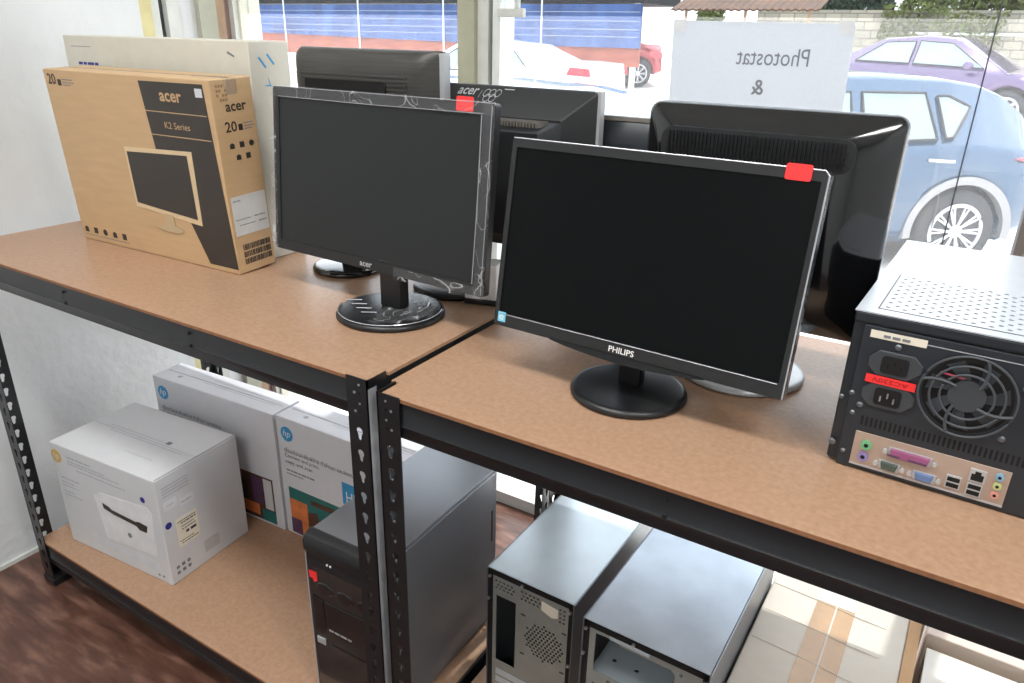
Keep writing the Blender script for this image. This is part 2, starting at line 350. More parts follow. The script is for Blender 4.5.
# ------------------------------------------------------------ racks
def keyhole(cx, cz, n=8):
    pts = []
    R, r, d = 0.0068, 0.0032, 0.0125
    for i in range(n+1):
        a = math.radians(-50+280*i/n); pts.append((cx+R*math.cos(a), cz+R*math.sin(a)))
    for i in range(5):
        a = math.radians(180+180*i/4); pts.append((cx+r*math.cos(a), cz-d+r*math.sin(a)))
    return pts
def rack(name, label, loc, L, D, top, beam_seed):
    t = thing(name, label, 'shelving rack', loc)
    FL, TH = 0.042, 0.002
    z1 = top+0.003
    s0 = 0.8331+(top-TOP)
    rows = [s0-0.0385*k for k in range(22) if s0-0.0385*k > 0.03]
    for ex, ey in ((0,0),(1,0),(0,1),(1,1)):
        sx = 1 if ex == 0 else -1; sy = 1 if ey == 0 else -1; X = ex*L; Y = ey*D
        mb = MB(); small = []
        for zz in (top-0.014, top-0.045):
            for du, dv in ((0.017, 0.006), (0.017, -0.008), (0.026, -0.008)): small.append(disc2(du, zz+dv, 0.0022, 8))
        holes = [keyhole(FL*0.52, z) for z in rows]
        outer = [(0, 0.004), (FL, 0.004), (FL, z1), (0, z1)]
        mb.plate(outer, holes+small, TH, lambda u, v, q: (X+sx*u, Y+sy*q, v))
        mb.plate(outer, [keyhole(FL*0.52, z) for z in rows], TH, lambda u, v, q: (X+sx*q, Y+sy*u, v))
        mb.box(*sorted((X, X+sx*0.003)), *sorted((Y, Y+sy*0.003)), 0.004, z1)

        p = mb.build('post', M_STEEL, t)
        MB().box(*sorted((X-sx*0.004, X+sx*0.048)), *sorted((Y-sy*0.004, Y+sy*0.048)), 0, 0.022).build('foot_cap', M_BLK, p, bevel=0.003)
        if ey == 0 and ex == 1 and top == TOP:  # pale strip paints the reflected window light onto the black flange
            MB().box(X, X+0.0004, 0.0005, 0.019, 0.06, top-0.012).build('sheen_strip', M_SHEEN, p)['label'] = 'pale strip with painted reflection on the post'
        if ey == 0:
            for zz in (top-0.014, top-0.045):
                MB().cyl((X+sx*0.0265, Y-0.0008, zz-0.008), 0.0022, 0.0030, 'y', 12).build('rivet', M_RIVET, p)
                MB().cyl((X+sx*0.0170, Y-0.0008, zz+0.006), 0.0018, 0.0030, 'y', 12).build('rivet', M_RIVET, p)
    def beam(x0, x1, y, sgn, zt, nm='beam'):
        poly = [(0.003, -0.001), (0.022, -0.001), (0.022, -0.006), (0.008, -0.010), (0.006, -0.034), (0.003, -0.0375), (0.006, -0.041), (0.014, -0.053), (0.014, -0.057), (0.003, -0.058), (0.0025, -0.041), (0.0, -0.0375), (0.0025, -0.034)]
        return MB().prism([(y+sgn*(a+0.0), zt+b) for a, b in poly], x0, x1, 'x').build(nm, M_STEEL, t, bevel=0.0008)
    for zt in (top-0.006, LOW-0.006):
        beam(0.003, L-0.003, 0.002, 1, zt); beam(0.003, L-0.003, D-0.002, -1, zt)
        for X, s in ((0.002, 1), (L-0.002, -1)):
            MB().box(*sorted((X, X+s*0.016)), 0.026, D-0.026, zt-0.05, zt-0.001).build('side_beam', M_STEEL, t, bevel=0.0015)
    for zt, nm in ((top, 'shelf_board'), (LOW, 'shelf_board')):
        xa, xb = (-0.062 if (ex_left and zt == top) else 0.0045), L-0.0045
        if zt == top:
            xo, xe = (xa, L+0.001) if ex_left else (-0.0105, xb); nl = 0.0045 if not ex_left else xa; nr = xb
            mb = MB().prism([(nl, 0.0045), (nr, 0.0045), (nr, 0.046), (xe, 0.046), (xe, D-0.0045), (xo, D-0.0045), (xo, 0.046), (nl, 0.046)] if ex_left is False else [(nl, 0.0045), (nr, 0.0045), (nr, 0.046), (xe, 0.046), (xe, D-0.0045), (nl, D-0.0045)], zt-0.006, zt, 'z')
        else:
            mb = MB(); mb.box(xa, xb, 0.0045, D-0.0045, zt-0.006, zt)
        b = mb.build(nm, M_BOARD, t, bevel=0.0006)
        e = MB(); e.box(xa+0.001, xb-0.001, 0.0035, 0.0046, zt-0.0058, zt-0.0006); e.build('board_edge', M_BEDGE, b)
    if True:
        for fx_ in (0.34, 0.66):
            for dz_ in (0.018, 0.04): MB().cyl((L*fx_, 0.0005, top-dz_), 0.0028, 0.003, 'y', 10).build('beam_bolt', M_BLK, t)
    return t
ex_left = True
rack('storage_rack', 'black slotted steel rack against the left wall, carrying the kraft monitor carton and printer boxes', (-1.212, 0, 0), 1.212, 0.60, TOP, 1)
ex_left = False
rack('storage_rack', 'black slotted steel rack on the right, carrying the desktop computer seen from behind', (0.0165, 0, 0), 1.30, 0.60, TOPR, 2)

# ------------------------------------------------------------ cartons
def carton_body(mb, w_, d_, h_): return mb.box(0, w_, 0, d_, 0, h_)
# kraft monitor carton
W_, D_, H_ = 0.541, 0.100, 0.383
t = thing('monitor_carton', 'brown kraft cardboard monitor carton with black printed panel on the left shelf', 'box', (-1.1006, 0.2264, TOP), 0.0197, -0.045)
carton_body(MB(), W_, D_, H_).build('carton', M_KRAFT, t, bevel=0.003)
decal('printed_panel', [(0.332, 0.373), (0.523, 0.374), (0.541, 0.012), (0.455, 0.012), (0.347, 0.236)], M_INK, t)
p = decal('panel_line', R4(0.333, 0.522, 0.3155, 0.3170), M_KRAFT, t, off=0.0006); decal('panel_line', R4(0.336, 0.524, 0.2695, 0.2710), M_KRAFT, t, off=0.0006)
text('brand_lettering', 'acer', 0.392, -0.0015, 0.337, 0.066, 0.017, M_KRAFT, t, bold=0.02)
text('series_lettering', 'K2 Series', 0.392, -0.0015, 0.285, 0.076, 0.013, M_KRAFT, t)
text('size_number', '20', 0.014, -0.0006, 0.352, 0.030, 0.022, M_INK, t, bold=0.015)
decal('size_icon', R4(0.050, 0.062, 0.350, 0.363), M_INK, t); lines('small_print', [(0.068, 0.104, 0.362, 0.002), (0.068, 0.108, 0.356, 0.002), (0.068, 0.095, 0.351, 0.002)], M_TEXTG, t, 'f', 0)
pm_ = decal('pictured_monitor', [(0.239, 0.236), (0.458, 0.244), (0.452, 0.092), (0.240, 0.108)], mat('tan_print', (214, 190, 152), 0.5), t, off=0.0006)
decal('pictured_screen', [(0.247, 0.227), (0.442, 0.235), (0.441, 0.104), (0.248, 0.118)], M_INK, t, off=0.0014)
decal('pictured_stand', [(0.336, 0.104), (0.362, 0.102), (0.362, 0.082), (0.392, 0.074), (0.372, 0.064), (0.322, 0.064), (0.300, 0.071), (0.334, 0.080)], mat('tan_print2', (188, 166, 132), 0.5), t, off=0.0012)
def icon_row(parent, face, base, u0, v0, n, step, s, m):
    mb_ = []
    for i in range(n):
        cx = u0+i*step; k = i % 3
        poly = disc2(cx, v0, s*0.55, 14) if k == 2 else ([(cx-s/2, v0-s/2), (cx+s/2, v0-s/2), (cx+s/2, v0+s/4), (cx, v0+s/2), (cx-s/2, v0+s/4)] if k == 0 else R4(cx-s/2, cx+s/2, v0-s/2, v0+s/2))
        decal('print_icon', poly, m, parent, face, base=base)
icon_row(t, 'f', 0, 0.022, 0.026, 5, 0.036, 0.014, M_INK)
lines('small_print', [(0.012, 0.18, 0.012, 0.0016)], M_TEXTG, t, 'f', 0)
text('side_brand_lettering', 'acer', W_+0.0006, 0.030, 0.322, 0.050, 0.014, M_INK, t, 'r', bold=0.02)
text('side_size_number', '20', W_+0.0006, 0.022, 0.284, 0.028, 0.020, M_INK, t, 'r', bold=0.015)
decal('size_icon', R4(0.054, 0.064, 0.285, 0.297), M_INK, t, 'r', base=W_); lines('small_print', [(0.068, 0.090, 0.297, 0.002), (0.068, 0.093, 0.291, 0.002), (0.068, 0.088, 0.286, 0.002)], M_TEXTG, t, 'r', W_)
icon_row(t, 'r', W_, 0.032, 0.258, 3, 0.024, 0.011, M_INK); icon_row(t, 'r', W_, 0.044, 0.235, 2, 0.024, 0.011, M_INK)
lb = decal('shipping_label', R4(0.008, 0.095, 0.080, 0.160), mat('grey_white_label', (205, 206, 205), 0.5), t, 'r', base=W_)
lines('label_print', [(0.012, 0.030, 0.150, 0.002), (0.012, 0.05, 0.112, 0.0015), (0.060, 0.088, 0.112, 0.002), (0.07, 0.09, 0.100, 0.002), (0.02, 0.06, 0.100, 0.0015)], M_TEXTG, t, 'r', W_, 0.0006)
bars = MB(); rb = random.Random(3)
for r_i in range(3):
    u = 0.020
    while u < 0.092:
        ww = rb.uniform(0.0008, 0.003); bars.box(W_, W_+0.0006, u, u+ww, 0.018+r_i*0.015, 0.030+r_i*0.015); u += ww+rb.uniform(0.0008, 0.002)
bars.build('barcode', M_INK, t)
sq = MB()
for i in range(4):
    for j in range(4):
        if (i*3+j*5) % 4: sq.box(W_, W_+0.0006, 0.014+i*0.0065, 0.018+i*0.0065, 0.342+j*0.0085, 0.347+j*0.0085)
sq.build('handling_marks', mat('faint_print', (150, 118, 84), 0.6), t)
decal('price_sticker', R4(0.500, 0.520, 0.350, 0.366), M_GREYCARD, t, off=0.0008)
tp = MB(); tp.box(W_-0.09, W_+0.001, 0.034, 0.064, H_, H_+0.0008); tp.box(W_, W_+0.0010, 0.034, 0.064, H_-0.03, H_+0.0008); tp.build('packing_tape', M_FILM, t)
decal('lid_seam', R4(0.004, W_-0.004, 0.0485, 0.0500), M_TEXTG, t, 't', base=H_)

# white carton behind it
t = thing('white_carton', 'long white cardboard carton standing behind the kraft monitor carton', 'box', (-1.252, 0.352, TOP), 0.0, 0.0)
carton_body(MB(), 0.655, 0.105, 0.450).build('carton', M_WCARD, t, bevel=0.003)
ar = [(0.022, 0.418), (0.0255, 0.420), (0.042, 0.400), (0.0385, 0.398)]
decal('blue_print_mark', ar, M_BLUE, t, 'r', base=0.655); decal('blue_print_mark', [(u+0.022, v+0.006) for u, v in ar], M_BLUE, t, 'r', base=0.655)
decal('blue_print_mark', [(0.030, 0.364), (0.050, 0.362), (0.044, 0.380), (0.046, 0.366)], M_BLUE, t, 'r', base=0.655)
lines('faint_print_line', [(0.03, 0.11, 0.425, 0.0012)], M_TEXTG, t, 'f', 0); lines('blue_print_line', [(0.05, 0.13, 0.385, 0.006)], M_NAVY, t, 'f', 0)
tp = MB(); tp.box(0.56, 0.656, 0.03, 0.075, 0.450, 0.4508); tp.build('packing_tape', M_FILM, t)
decal('scuff_mark', [(0.59, 0.425), (0.61, 0.418), (0.612, 0.421), (0.593, 0.429)], M_TEXTG, t)

def hp_disc(parent, face, base, cu, cv, r, m, ink):
    d = decal('logo_disc', disc2(cu, cv, r), m, parent, face, base=base)
    if face == 'f': text('logo_lettering', 'hp', cu-r*0.62, base-0.0012, cv-r*0.62, r*1.24, r*1.2, ink, parent, 'f', shear=0.25, bold=0.0)
# printer box in front
t = thing('printer_box', 'squarish white printer carton with a printer pictured on its front, on the lower shelf', 'box', (-1.1302, 0.0516, LOW), 0.0807)
carton_body(MB(), 0.379, 0.246, 0.298).build('carton', M_GREYCARD, t, bevel=0.003)
hp_disc(t, 'f', 0, 0.020, 0.262, 0.019, M_GOLD, M_LABEL)
lines('front_print', [(0.06, 0.15, 0.268, 0.004), (0.06, 0.20, 0.258, 0.003), (0.06, 0.25, 0.250, 0.003), (0.09, 0.27, 0.238, 0.003), (0.02, 0.09, 0.20, 0.004), (0.02, 0.07, 0.188, 0.003), (0.02, 0.085, 0.178, 0.003), (0.02, 0.06, 0.160, 0.003), (0.02, 0.09, 0.150, 0.003)], M_TEXTL, t, 'f', 0)
decal('printed_sticker', disc2(0.327, 0.232, 0.008), M_NAVY, t)
pp = decal('pictured_printer', [(0.140, 0.185), (0.165, 0.200), (0.335, 0.214), (0.352, 0.200), (0.340, 0.075), (0.157, 0.062)], mat('bright_print', (222, 223, 225), 0.5), t)
decal('pictured_slot', [(0.168, 0.172), (0.190, 0.168), (0.200, 0.162), (0.285, 0.156), (0.295, 0.160), (0.326, 0.157), (0.320, 0.136), (0.295, 0.136), (0.285, 0.144), (0.205, 0.150), (0.170, 0.157)], M_INK, t, off=0.0008)
decal('pictured_badge', disc2(0.252, 0.105, 0.007), M_TEXTG, t, off=0.0008)
lines('fine_print', [(0.11, 0.34, 0.052-0.0055*k, 0.0028) for k in range(5)], M_FAINT, t, 'f', 0)
icon_row(t, 'f', 0, 0.335, 0.018, 2, 0.016, 0.006, M_TEXTG)
B = 0.379
decal('printed_sticker', disc2(0.017, 0.166, 0.009), M_NAVY, t, 'r', base=B)
decal('barcode_label', R4(0.036, 0.098, 0.090, 0.168), M_LABEL, t, 'r', base=B)
lines('label_print', [(0.040, 0.093, 0.158, 0.002), (0.05, 0.093, 0.151, 0.003), (0.05, 0.085, 0.142, 0.002), (0.05, 0.09, 0.134, 0.002), (0.06, 0.09, 0.120, 0.007), (0.04, 0.08, 0.104, 0.002), (0.045, 0.093, 0.097, 0.002)], M_TEXTD, t, 'r', B, 0.0006)
decal('small_label', R4(0.012, 0.048, 0.206, 0.232), M_WCARD2, t, 'r', base=B); decal('small_label', R4(0.056, 0.096, 0.196, 0.216), M_WCARD2, t, 'r', base=B)
lines('side_print', [(0.015, 0.09, 0.268-0.008*k, 0.002) for k in range(4)]+[(0.020, 0.040, 0.218, 0.002), (0.06, 0.09, 0.205, 0.003)], M_TEXTL, t, 'r', B, 0.0006)
for j in range(2): icon_row(t, 'r', B, 0.022, 0.026+0.016*j, 3, 0.016, 0.009, M_TEXTG)
decal('tape_patch', R4(0.105, 0.150, 0.028, 0.062), mat('grey_tape', (186, 186, 186), 0.3), t, 'r', base=B)
decal('lid_seam', R4(0.01, B-0.006, 0.1225, 0.124), M_FAINT, t, 't', base=0.298)
lines('lid_print', [(0.06, 0.26, 0.132, 0.003), (0.08, 0.34, 0.113, 0.0025), (0.2, 0.3, 0.06, 0.002)], M_FAINT, t, 't', 0.298)
decal('lid_icon', R4(0.262, 0.276, 0.130, 0.142), M_TEXTG, t, 't', base=0.298)
decal('lid_gap', R4(B-0.0035, B-0.0015, 0.004, 0.242), M_TEXTG, t, 't', base=0.298)

def hp_carton(label, loc, yaw, w_, variant):
    d_, h_ = 0.098, 0.355
    t = thing('printer_carton', label, 'box', loc, yaw, group=None)
    carton_body(MB(), w_, d_, h_).build('carton', M_WCARD2, t, bevel=0.0025)
    hp_disc(t, 'f', 0, 0.036, h_-0.045, 0.021, M_BLUE, M_WHITE)
    text('print_headline', 'เชื่อมต่อและพิมพ์ง่าย ทำสำเนา และสแกน', 0.022, -0.0006, 0.256, 0.235, 0.014, M_TEXTD, t)
    text('print_headline', 'Connect and print,', 0.022, -0.0006, 0.238, 0.118, 0.014, M_TEXTD, t)
    text('print_headline', 'copy, and scan', 0.022, -0.0006, 0.220, 0.094, 0.014, M_TEXTD, t)
    lines('small_print', [(0.022, 0.12, 0.200, 0.004), (0.022, 0.08, 0.190, 0.003)], M_TEXTG, t, 'f', 0)
    x1 = w_-0.028; x0 = 0.022
    decal('printed_picture', R4(x0, x1, 0.008, 0.150), M_TEAL if variant else M_BROWN, t)
    if variant:
        decal('picture_shape', R4(x0, 0.085, 0.008, 0.115), M_ORANGE, t, off=0.0006); decal('picture_shape', [(0.085, 0.008), (0.13, 0.008), (0.12, 0.10), (0.085, 0.09)], M_BROWN, t, off=0.0006)
        decal('picture_shape', R4(x0, 0.06, 0.008, 0.055), M_PURP, t, off=0.0012); decal('picture_shape', [(0.15, 0.008), (0.20, 0.008), (0.22, 0.07), (0.16, 0.06)], M_GREYCARD, t, off=0.0006)
        decal('picture_shape', R4(0.10, 0.20, 0.12, 0.135), M_BROWN, t, off=0.0008)
        b = decal('promo_badge', R4(0.215, 0.285, 0.168, 0.232), M_BLUE, t); text('badge_lettering', 'HP', 0.228, -0.0012, 0.178, 0.04, 0.03, M_WHITE, t)
    else:
        decal('picture_shape', R4(0.35, 0.39, 0.06, 0.14), M_PURP, t, off=0.0006); decal('picture_shape', R4(0.395, 0.425, 0.05, 0.145), M_GREYCARD, t, off=0.0006)
        decal('picture_shape', R4(0.30, 0.37, 0.02, 0.055), M_ORANGE, t, off=0.0006); decal('picture_shape', R4(0.38, 0.43, 0.01, 0.045), M_TEAL, t, off=0.0006)
        decal('picture_shape', R4(0.24, 0.33, 0.06, 0.12), M_INK, t, off=0.0006)
    lines('lid_print', [(0.10, w_-0.08, 0.050, 0.0022), (0.16, w_-0.03, 0.040, 0.0018), (0.18, w_-0.1, 0.062, 0.0018)], M_FAINT, t, 't', h_)
    decal('lid_icon', R4(0.07, 0.082, 0.028, 0.038), M_TEXTL, t, 't', base=h_)
    decal('lid_seam', R4(0.01, w_-0.01, 0.0485, 0.0495), M_TEXTL, t, 't', base=h_)
hp_carton('white printer carton with a blue round logo, behind the squarish printer box', (-1.150, 0.360, LOW), 0.050, 0.458, 0)
hp_carton('white printer carton with teal and orange picture, partly behind the rack post', (-0.687, 0.3875, LOW), 0.012, 0.458, 1)

# ------------------------------------------------------------ monitors
def shell(mb, secs, r=0.012, n=6):
    """sections (y, x0, x1, z0, z1, radius)"""
    return mb.loft([[(x, y, z) for x, z in rrect(a, b, c, d, rr, n)] for y, a, b, c, d, rr in secs])
def stand(t, px, py, r, tilt=0, neck=(0.03, 0.018), h=0.085, mdisc=None, thick=0.012, ny=0.0, film_=False, mneck=None):
    b = MB().lathe((0, 0, 0), [(r*0.96, 0), (r, 0.003), (r, thick*0.5), (r*0.975, thick*0.85), (r*0.9, thick), (0.001, thick+0.001)], 56).build('stand_base', mdisc or M_GLOSSB, t, smooth=False)
    for p in b.data.polygons: p.use_smooth = True
    MB().box(-neck[0], neck[0], ny-neck[1], ny+neck[1], thick, h).build('stand_neck', mneck or M_BLK, t, bevel=0.004)
    return b
# front left monitor, still in its film
bx, by = -0.1577, 0.2401
t = thing('monitor', 'black desktop monitor with grey screen wrapped in plastic film, on the left board', 'monitor', (bx, by, TOP))
base = stand(t, 0, 0, 0.0973, neck=(0.023, 0.014), h=0.10, mdisc=M_BLK, ny=0.012)
W_, H_ = 0.5066, 0.302
hs = shell(MB(), [(0, 0, W_, 0, H_, 0.006), (0.014, 0, W_, 0, H_, 0.006), (0.022, 0.01, W_-0.01, 0.008, H_-0.008, 0.01), (0.036, 0.06, W_-0.06, 0.04, H_-0.05, 0.02)]).build('display_housing', M_BLK, t, loc=(-0.4554-bx, 0.2504-by, 0.9953-TOP), rot=(-0.0964, 0, -0.043))
MB().plate(rrect(0.004, W_-0.004, 0.002, H_-0.003, 0.004, 3), [R4(0.019, W_-0.0225, 0.0195, H_-0.0175)], 0.003, lambda u, v, q: (u, -q, v)).build('bezel', M_MATTEB, hs)
decal('screen', R4(0.019, W_-0.0225, 0.0195, H_-0.0175), M_SCREEN1, hs, off=0.0, th=0.001)
text('brand_lettering', 'acer', 0.231, -0.0035, 0.0055, 0.030, 0.0075, M_SILVER, hs, bold=0.02)
sk = decal('red_price_sticker', rrect(0.434, 0.467, 0.287, 0.309, 0.003, 3), M_RED, hs, off=0.0035, th=0.0008); sk['label'] = 'red square sticker'
fm = MB(); rf = random.Random(5)
def ruffle(mb, a, b, wd, nrm, n=40, amp=0.0025):
    """crumpled strip of film from a to b, width vector wd"""
    prev = None
    for i in range(n+1):
        q = i/n; p = Vector(a).lerp(Vector(b), q); row = []
        for k in range(4):
            row.append(mb.bm.verts.new(p+Vector(wd)*(k/3)+Vector(nrm)*rf.uniform(0.2, 1)*amp))
        if prev:
            for k in range(3): mb.face([prev[k], prev[k+1], row[k+1], row[k]])
        prev = row
ruffle(fm, (-0.002, -0.004, H_+0.002), (W_+0.002, -0.004, H_+0.002), (0, 0, -0.020), (0, -1, 0))
ruffle(fm, (W_+0.003, -0.004, 0), (W_+0.003, -0.004, H_), (-0.022, 0, 0), (0, -1, 0))
ruffle(fm, (-0.002, -0.004, 0), (-0.002, -0.004, H_), (0.014, 0, 0), (0, -1, 0))
ruffle(fm, (W_*0.62, -0.004, -0.004), (W_+0.002, -0.004, -0.004), (0, 0, 0.020), (0, -1, 0))
fm.build('clear_film', M_FILM, hs)
ed = MB(); ed.tube([(0.02, -0.0045, H_-0.017), (W_*0.5, -0.0045, H_-0.018), (W_-0.02, -0.0045, H_-0.016)], 0.0006, 6); ed.tube([(W_-0.0225, -0.0045, 0.02), (W_-0.021, -0.0045, 0.15), (W_-0.0225, -0.0045, H_-0.018)], 0.0009, 6); ed.tube([(W_-0.004, -0.0045, 0.005), (W_-0.003, -0.0045, 0.15), (W_-0.004, -0.0045, H_-0.004)], 0.0007, 6)
ed.tube([(0.0, -0.004, H_), (W_, -0.004, H_)], 0.0007, 6)
ed.build('film_crease', M_WSTRIP, hs)
bf = MB(); n = 26; rows_ = []
for i in range(n+1):
    rr = []
    for j in range(n+1):
        x, y = -0.1+0.2*i/n, -0.1+0.2*j/n
        rr.append(bf.bm.verts.new((x, y, 0.0145+rf.uniform(0, 0.0035))) if x*x+y*y < 0.093**2 and x+0.3*y > -0.01 and not (abs(x) < 0.026 and abs(y-0.012) < 0.018) else None)
    rows_.append(rr)
for i in range(n):
    for j in range(n):
        q4 = [rows_[i][j], rows_[i+1][j], rows_[i+1][j+1], rows_[i][j+1]]
        if all(q4): bf.face(q4)
bf.build('clear_film', M_FILM, t)
cr = MB()
for k in range(9):
    a = rf.uniform(-0.6, 1.1); r0 = rf.uniform(0.045, 0.07); cr.tube([(r0*math.cos(a+0.12*q), r0*math.sin(a+0.12*q)+rf.uniform(-.01, .01), 0.018) for q in range(4)], 0.0007, 5)
cr.tube([(0.0935*math.cos(a), 0.0935*math.sin(a), 0.0135) for a in [math.radians(200+6*q) for q in range(32)]], 0.0010, 5)
for k in range(4): cr.tube([(-0.086+0.022*k, -0.02-0.012*k, 0.0165), (-0.062+0.022*k, -0.006-0.012*k, 0.0165)], 0.0009, 5)
cr.build('film_crease', M_WSTRIP, t)

# front right monitor
bx, by = 0.3212, 0.2059
t = thing('monitor', 'black desktop monitor with dark screen and round stand, on the right board', 'monitor', (bx, by, TOPR))
stand(t, 0, 0, 0.0851, neck=(0.017, 0.012), h=0.10, mdisc=M_BLK, ny=0.008, mneck=M_GLOSSB)
W_, H_ = 0.4341, 0.2766
hs = shell(MB(), [(0, 0, W_, 0, H_, 0.006), (0.016, 0, W_, 0, H_, 0.006), (0.024, 0.01, W_-0.01, 0.008, H_-0.008, 0.01), (0.040, 0.06, W_-0.06, 0.03, H_-0.05, 0.02)]).build('display_housing', M_GLOSSB, t, loc=(0.1103-bx, 0.1678-by, 0.9833-TOPR), rot=(-0.1601, 0, -0.0428))
MB().plate(rrect(0.001, W_-0.001, 0.001, H_-0.001, 0.005, 4), [R4(0.009, W_-0.0085, 0.0205, H_-0.013)], 0.003, lambda u, v, q: (u, -q, v)).build('bezel', M_MATTEB, hs)
decal('screen', R4(0.009, W_-0.0085, 0.0205, H_-0.013), M_SCREEN2, hs, th=0.001)
ch = [(0.10+0.234*i/16, -0.009*math.sin(PI*i/16)**0.8) for i in range(17)]
MB().prism(ch+[(0.334, 0.003), (0.10, 0.003)], -0.003, 0.016, 'y').build('chin', M_GLOSSB, hs)
text('brand_lettering', 'PHILIPS', 0.1955, -0.0035, 0.0055, 0.038, 0.0085, M_WHITE, hs, bold=0.015)
sk = decal('red_price_sticker', rrect(0.384, 0.414, 0.262, 0.281, 0.003, 3), M_RED, hs, off=0.0035, th=0.0008); sk['label'] = 'red square sticker'
sk = decal('energy_sticker', R4(0.008, 0.0215, 0.0075, 0.0225), mat('pale_blue_sticker', (120, 200, 225), 0.4), hs, off=0.0032); sk['label'] = 'small pale blue energy sticker'
text('sticker_mark', 'e', 0.0105, -0.0042, 0.0105, 0.008, 0.008, M_WHITE, hs)
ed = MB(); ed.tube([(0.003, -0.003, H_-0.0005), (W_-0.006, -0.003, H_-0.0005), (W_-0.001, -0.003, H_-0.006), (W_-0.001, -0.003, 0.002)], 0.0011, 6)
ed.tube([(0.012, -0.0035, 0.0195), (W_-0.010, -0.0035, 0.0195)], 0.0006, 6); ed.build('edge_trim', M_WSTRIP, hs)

# glossy monitor turned to the window
bx, by = 0.4362, 0.3774
t = thing('monitor', 'large glossy black monitor seen from behind, turned to the window under the paper sign', 'monitor', (bx, by, TOPR))
stand(t, 0, 0, 0.0973, neck=(0.045, 0.012), h=0.10, mdisc=M_SILVER, thick=0.011, mneck=M_GLOSSB, ny=0.02)
x0, x1, z0, z1 = 0.241-bx, 0.600-bx, 0.075, 1.304-TOPR
yb = 0.410-by
hs = shell(MB(), [(yb+0.012, x0+0.004, x1-0.004, z0+0.004, z1-0.004, 0.014), (yb, x0, x1, z0, z1, 0.018), (yb-0.008, x0, x1, z0, z1, 0.018), (yb-0.014, x0+0.004, x1-0.004, z0+0.004, z1-0.004, 0.02),
    (yb-0.030, x0+0.018, x1-0.022, z0+0.02, z1-0.018, 0.03), (yb-0.044, x0+0.030, x1-0.045, z0+0.03, z1-0.028, 0.04), (yb-0.050, x0+0.040, x1-0.055, z0+0.06, z1-0.038, 0.04)], n=8).build('display_housing', M_GLOSSB, t, smooth=True)
gy = yb-0.0505
g0, g1, gz0, gz1 = 0.278-bx, 0.548-bx, 1.228-TOPR, 1.274-TOPR
mb = shell(MB(), [(gy+0.014, g0, g1, gz0, gz1, 0.0195), (gy-0.001, g0, g1, gz0, gz1, 0.0195)], n=8)
vg = mb.build('vent_grille', M_MATTEB, hs)
rb_ = MB(); k = 0; u = g0+0.012
while u < g1-0.012:
    rb_.box(u, u+0.0022, gy-0.0035, gy-0.0008, gz0+0.005, gz1-0.006); u += 0.0055
for v in (gz0+0.012, gz0+0.020, gz0+0.028): rb_.box(g0+0.010, g1-0.010, gy-0.003, gy-0.0008, v, v+0.001)
rb_.build('vent_ribs', M_BLK, vg)
MB().plate(rrect(x0-0.0005, x1+0.0005, z0-0.0005, z1+0.0005, 0.018, 8), [rrect(x0+0.003, x1-0.003, z0+0.003, z1-0.003, 0.015, 8)], 0.004, lambda u, v, q: (u, yb+q, v)).build('edge_trim', M_WSTRIP, hs)
shell(MB(), [(yb+0.0115, x0+0.02, x1-0.02, z0+0.02, z1-0.02, 0.004), (yb+0.0128, x0+0.02, x1-0.02, z0+0.02, z1-0.02, 0.004)]).build('screen', M_SCREEN2, hs)

# boxy monitor with olympic rings, turned to the window
bx, by = -0.150, 0.430
t = thing('monitor', 'boxy dark grey monitor with ring logo and vent hump, turned to the window', 'monitor', (bx, by, TOP))
stand(t, 0, 0, 0.085, neck=(0.03, 0.012), h=0.12, mdisc=M_BLK, ny=0.022)
x0, x1, z0, z1 = -0.320-bx, 0.112-bx, 0.085, 1.304-TOP
Yb = 0.500-by
hs = shell(MB(), [(Yb+0.016, x0, x1, z0, z1, 0.004), (Yb, x0, x1, z0, z1, 0.004), (Yb-0.005, x0+0.006, x1-0.006, z0+0.006, z1-0.002, 0.004), (Yb-0.060, -0.145-bx, x1-0.045, z0+0.045, 1.258-TOP, 0.004)], n=2).build('display_housing', M_MATTEB, t, bevel=0.0015)
MB().box(x1-0.012, x1+0.0008, Yb-0.004, Yb+0.015, z0+0.004, z1+0.0008).build('edge_trim', M_SILVER, hs, bevel=0.001)
hy0, hy1 = 0.380-by, 0.445-by
hump = shell(MB(), [(hy1, -0.143-bx, 0.068-bx, 0.13, 1.255-TOP, 0.003), (hy0, -0.138-bx, 0.056-bx, 0.14, 1.241-TOP, 0.003)], n=2).build('rear_hump', M_MATTEB, t, bevel=0.0015)
vr = MB(); u = -0.130-bx
while u < 0.045-bx:
    vr.box(u, u+0.0022, hy0+0.012, hy1-0.012, 1.2485-TOP-0.001, 1.2550-TOP+0.001); u += 0.0062
vo = vr.build('vent_ribs', mat('pale_grey_rib', (110, 106, 100), 0.45), hump); 
sl = (1.298-1.258)/0.055
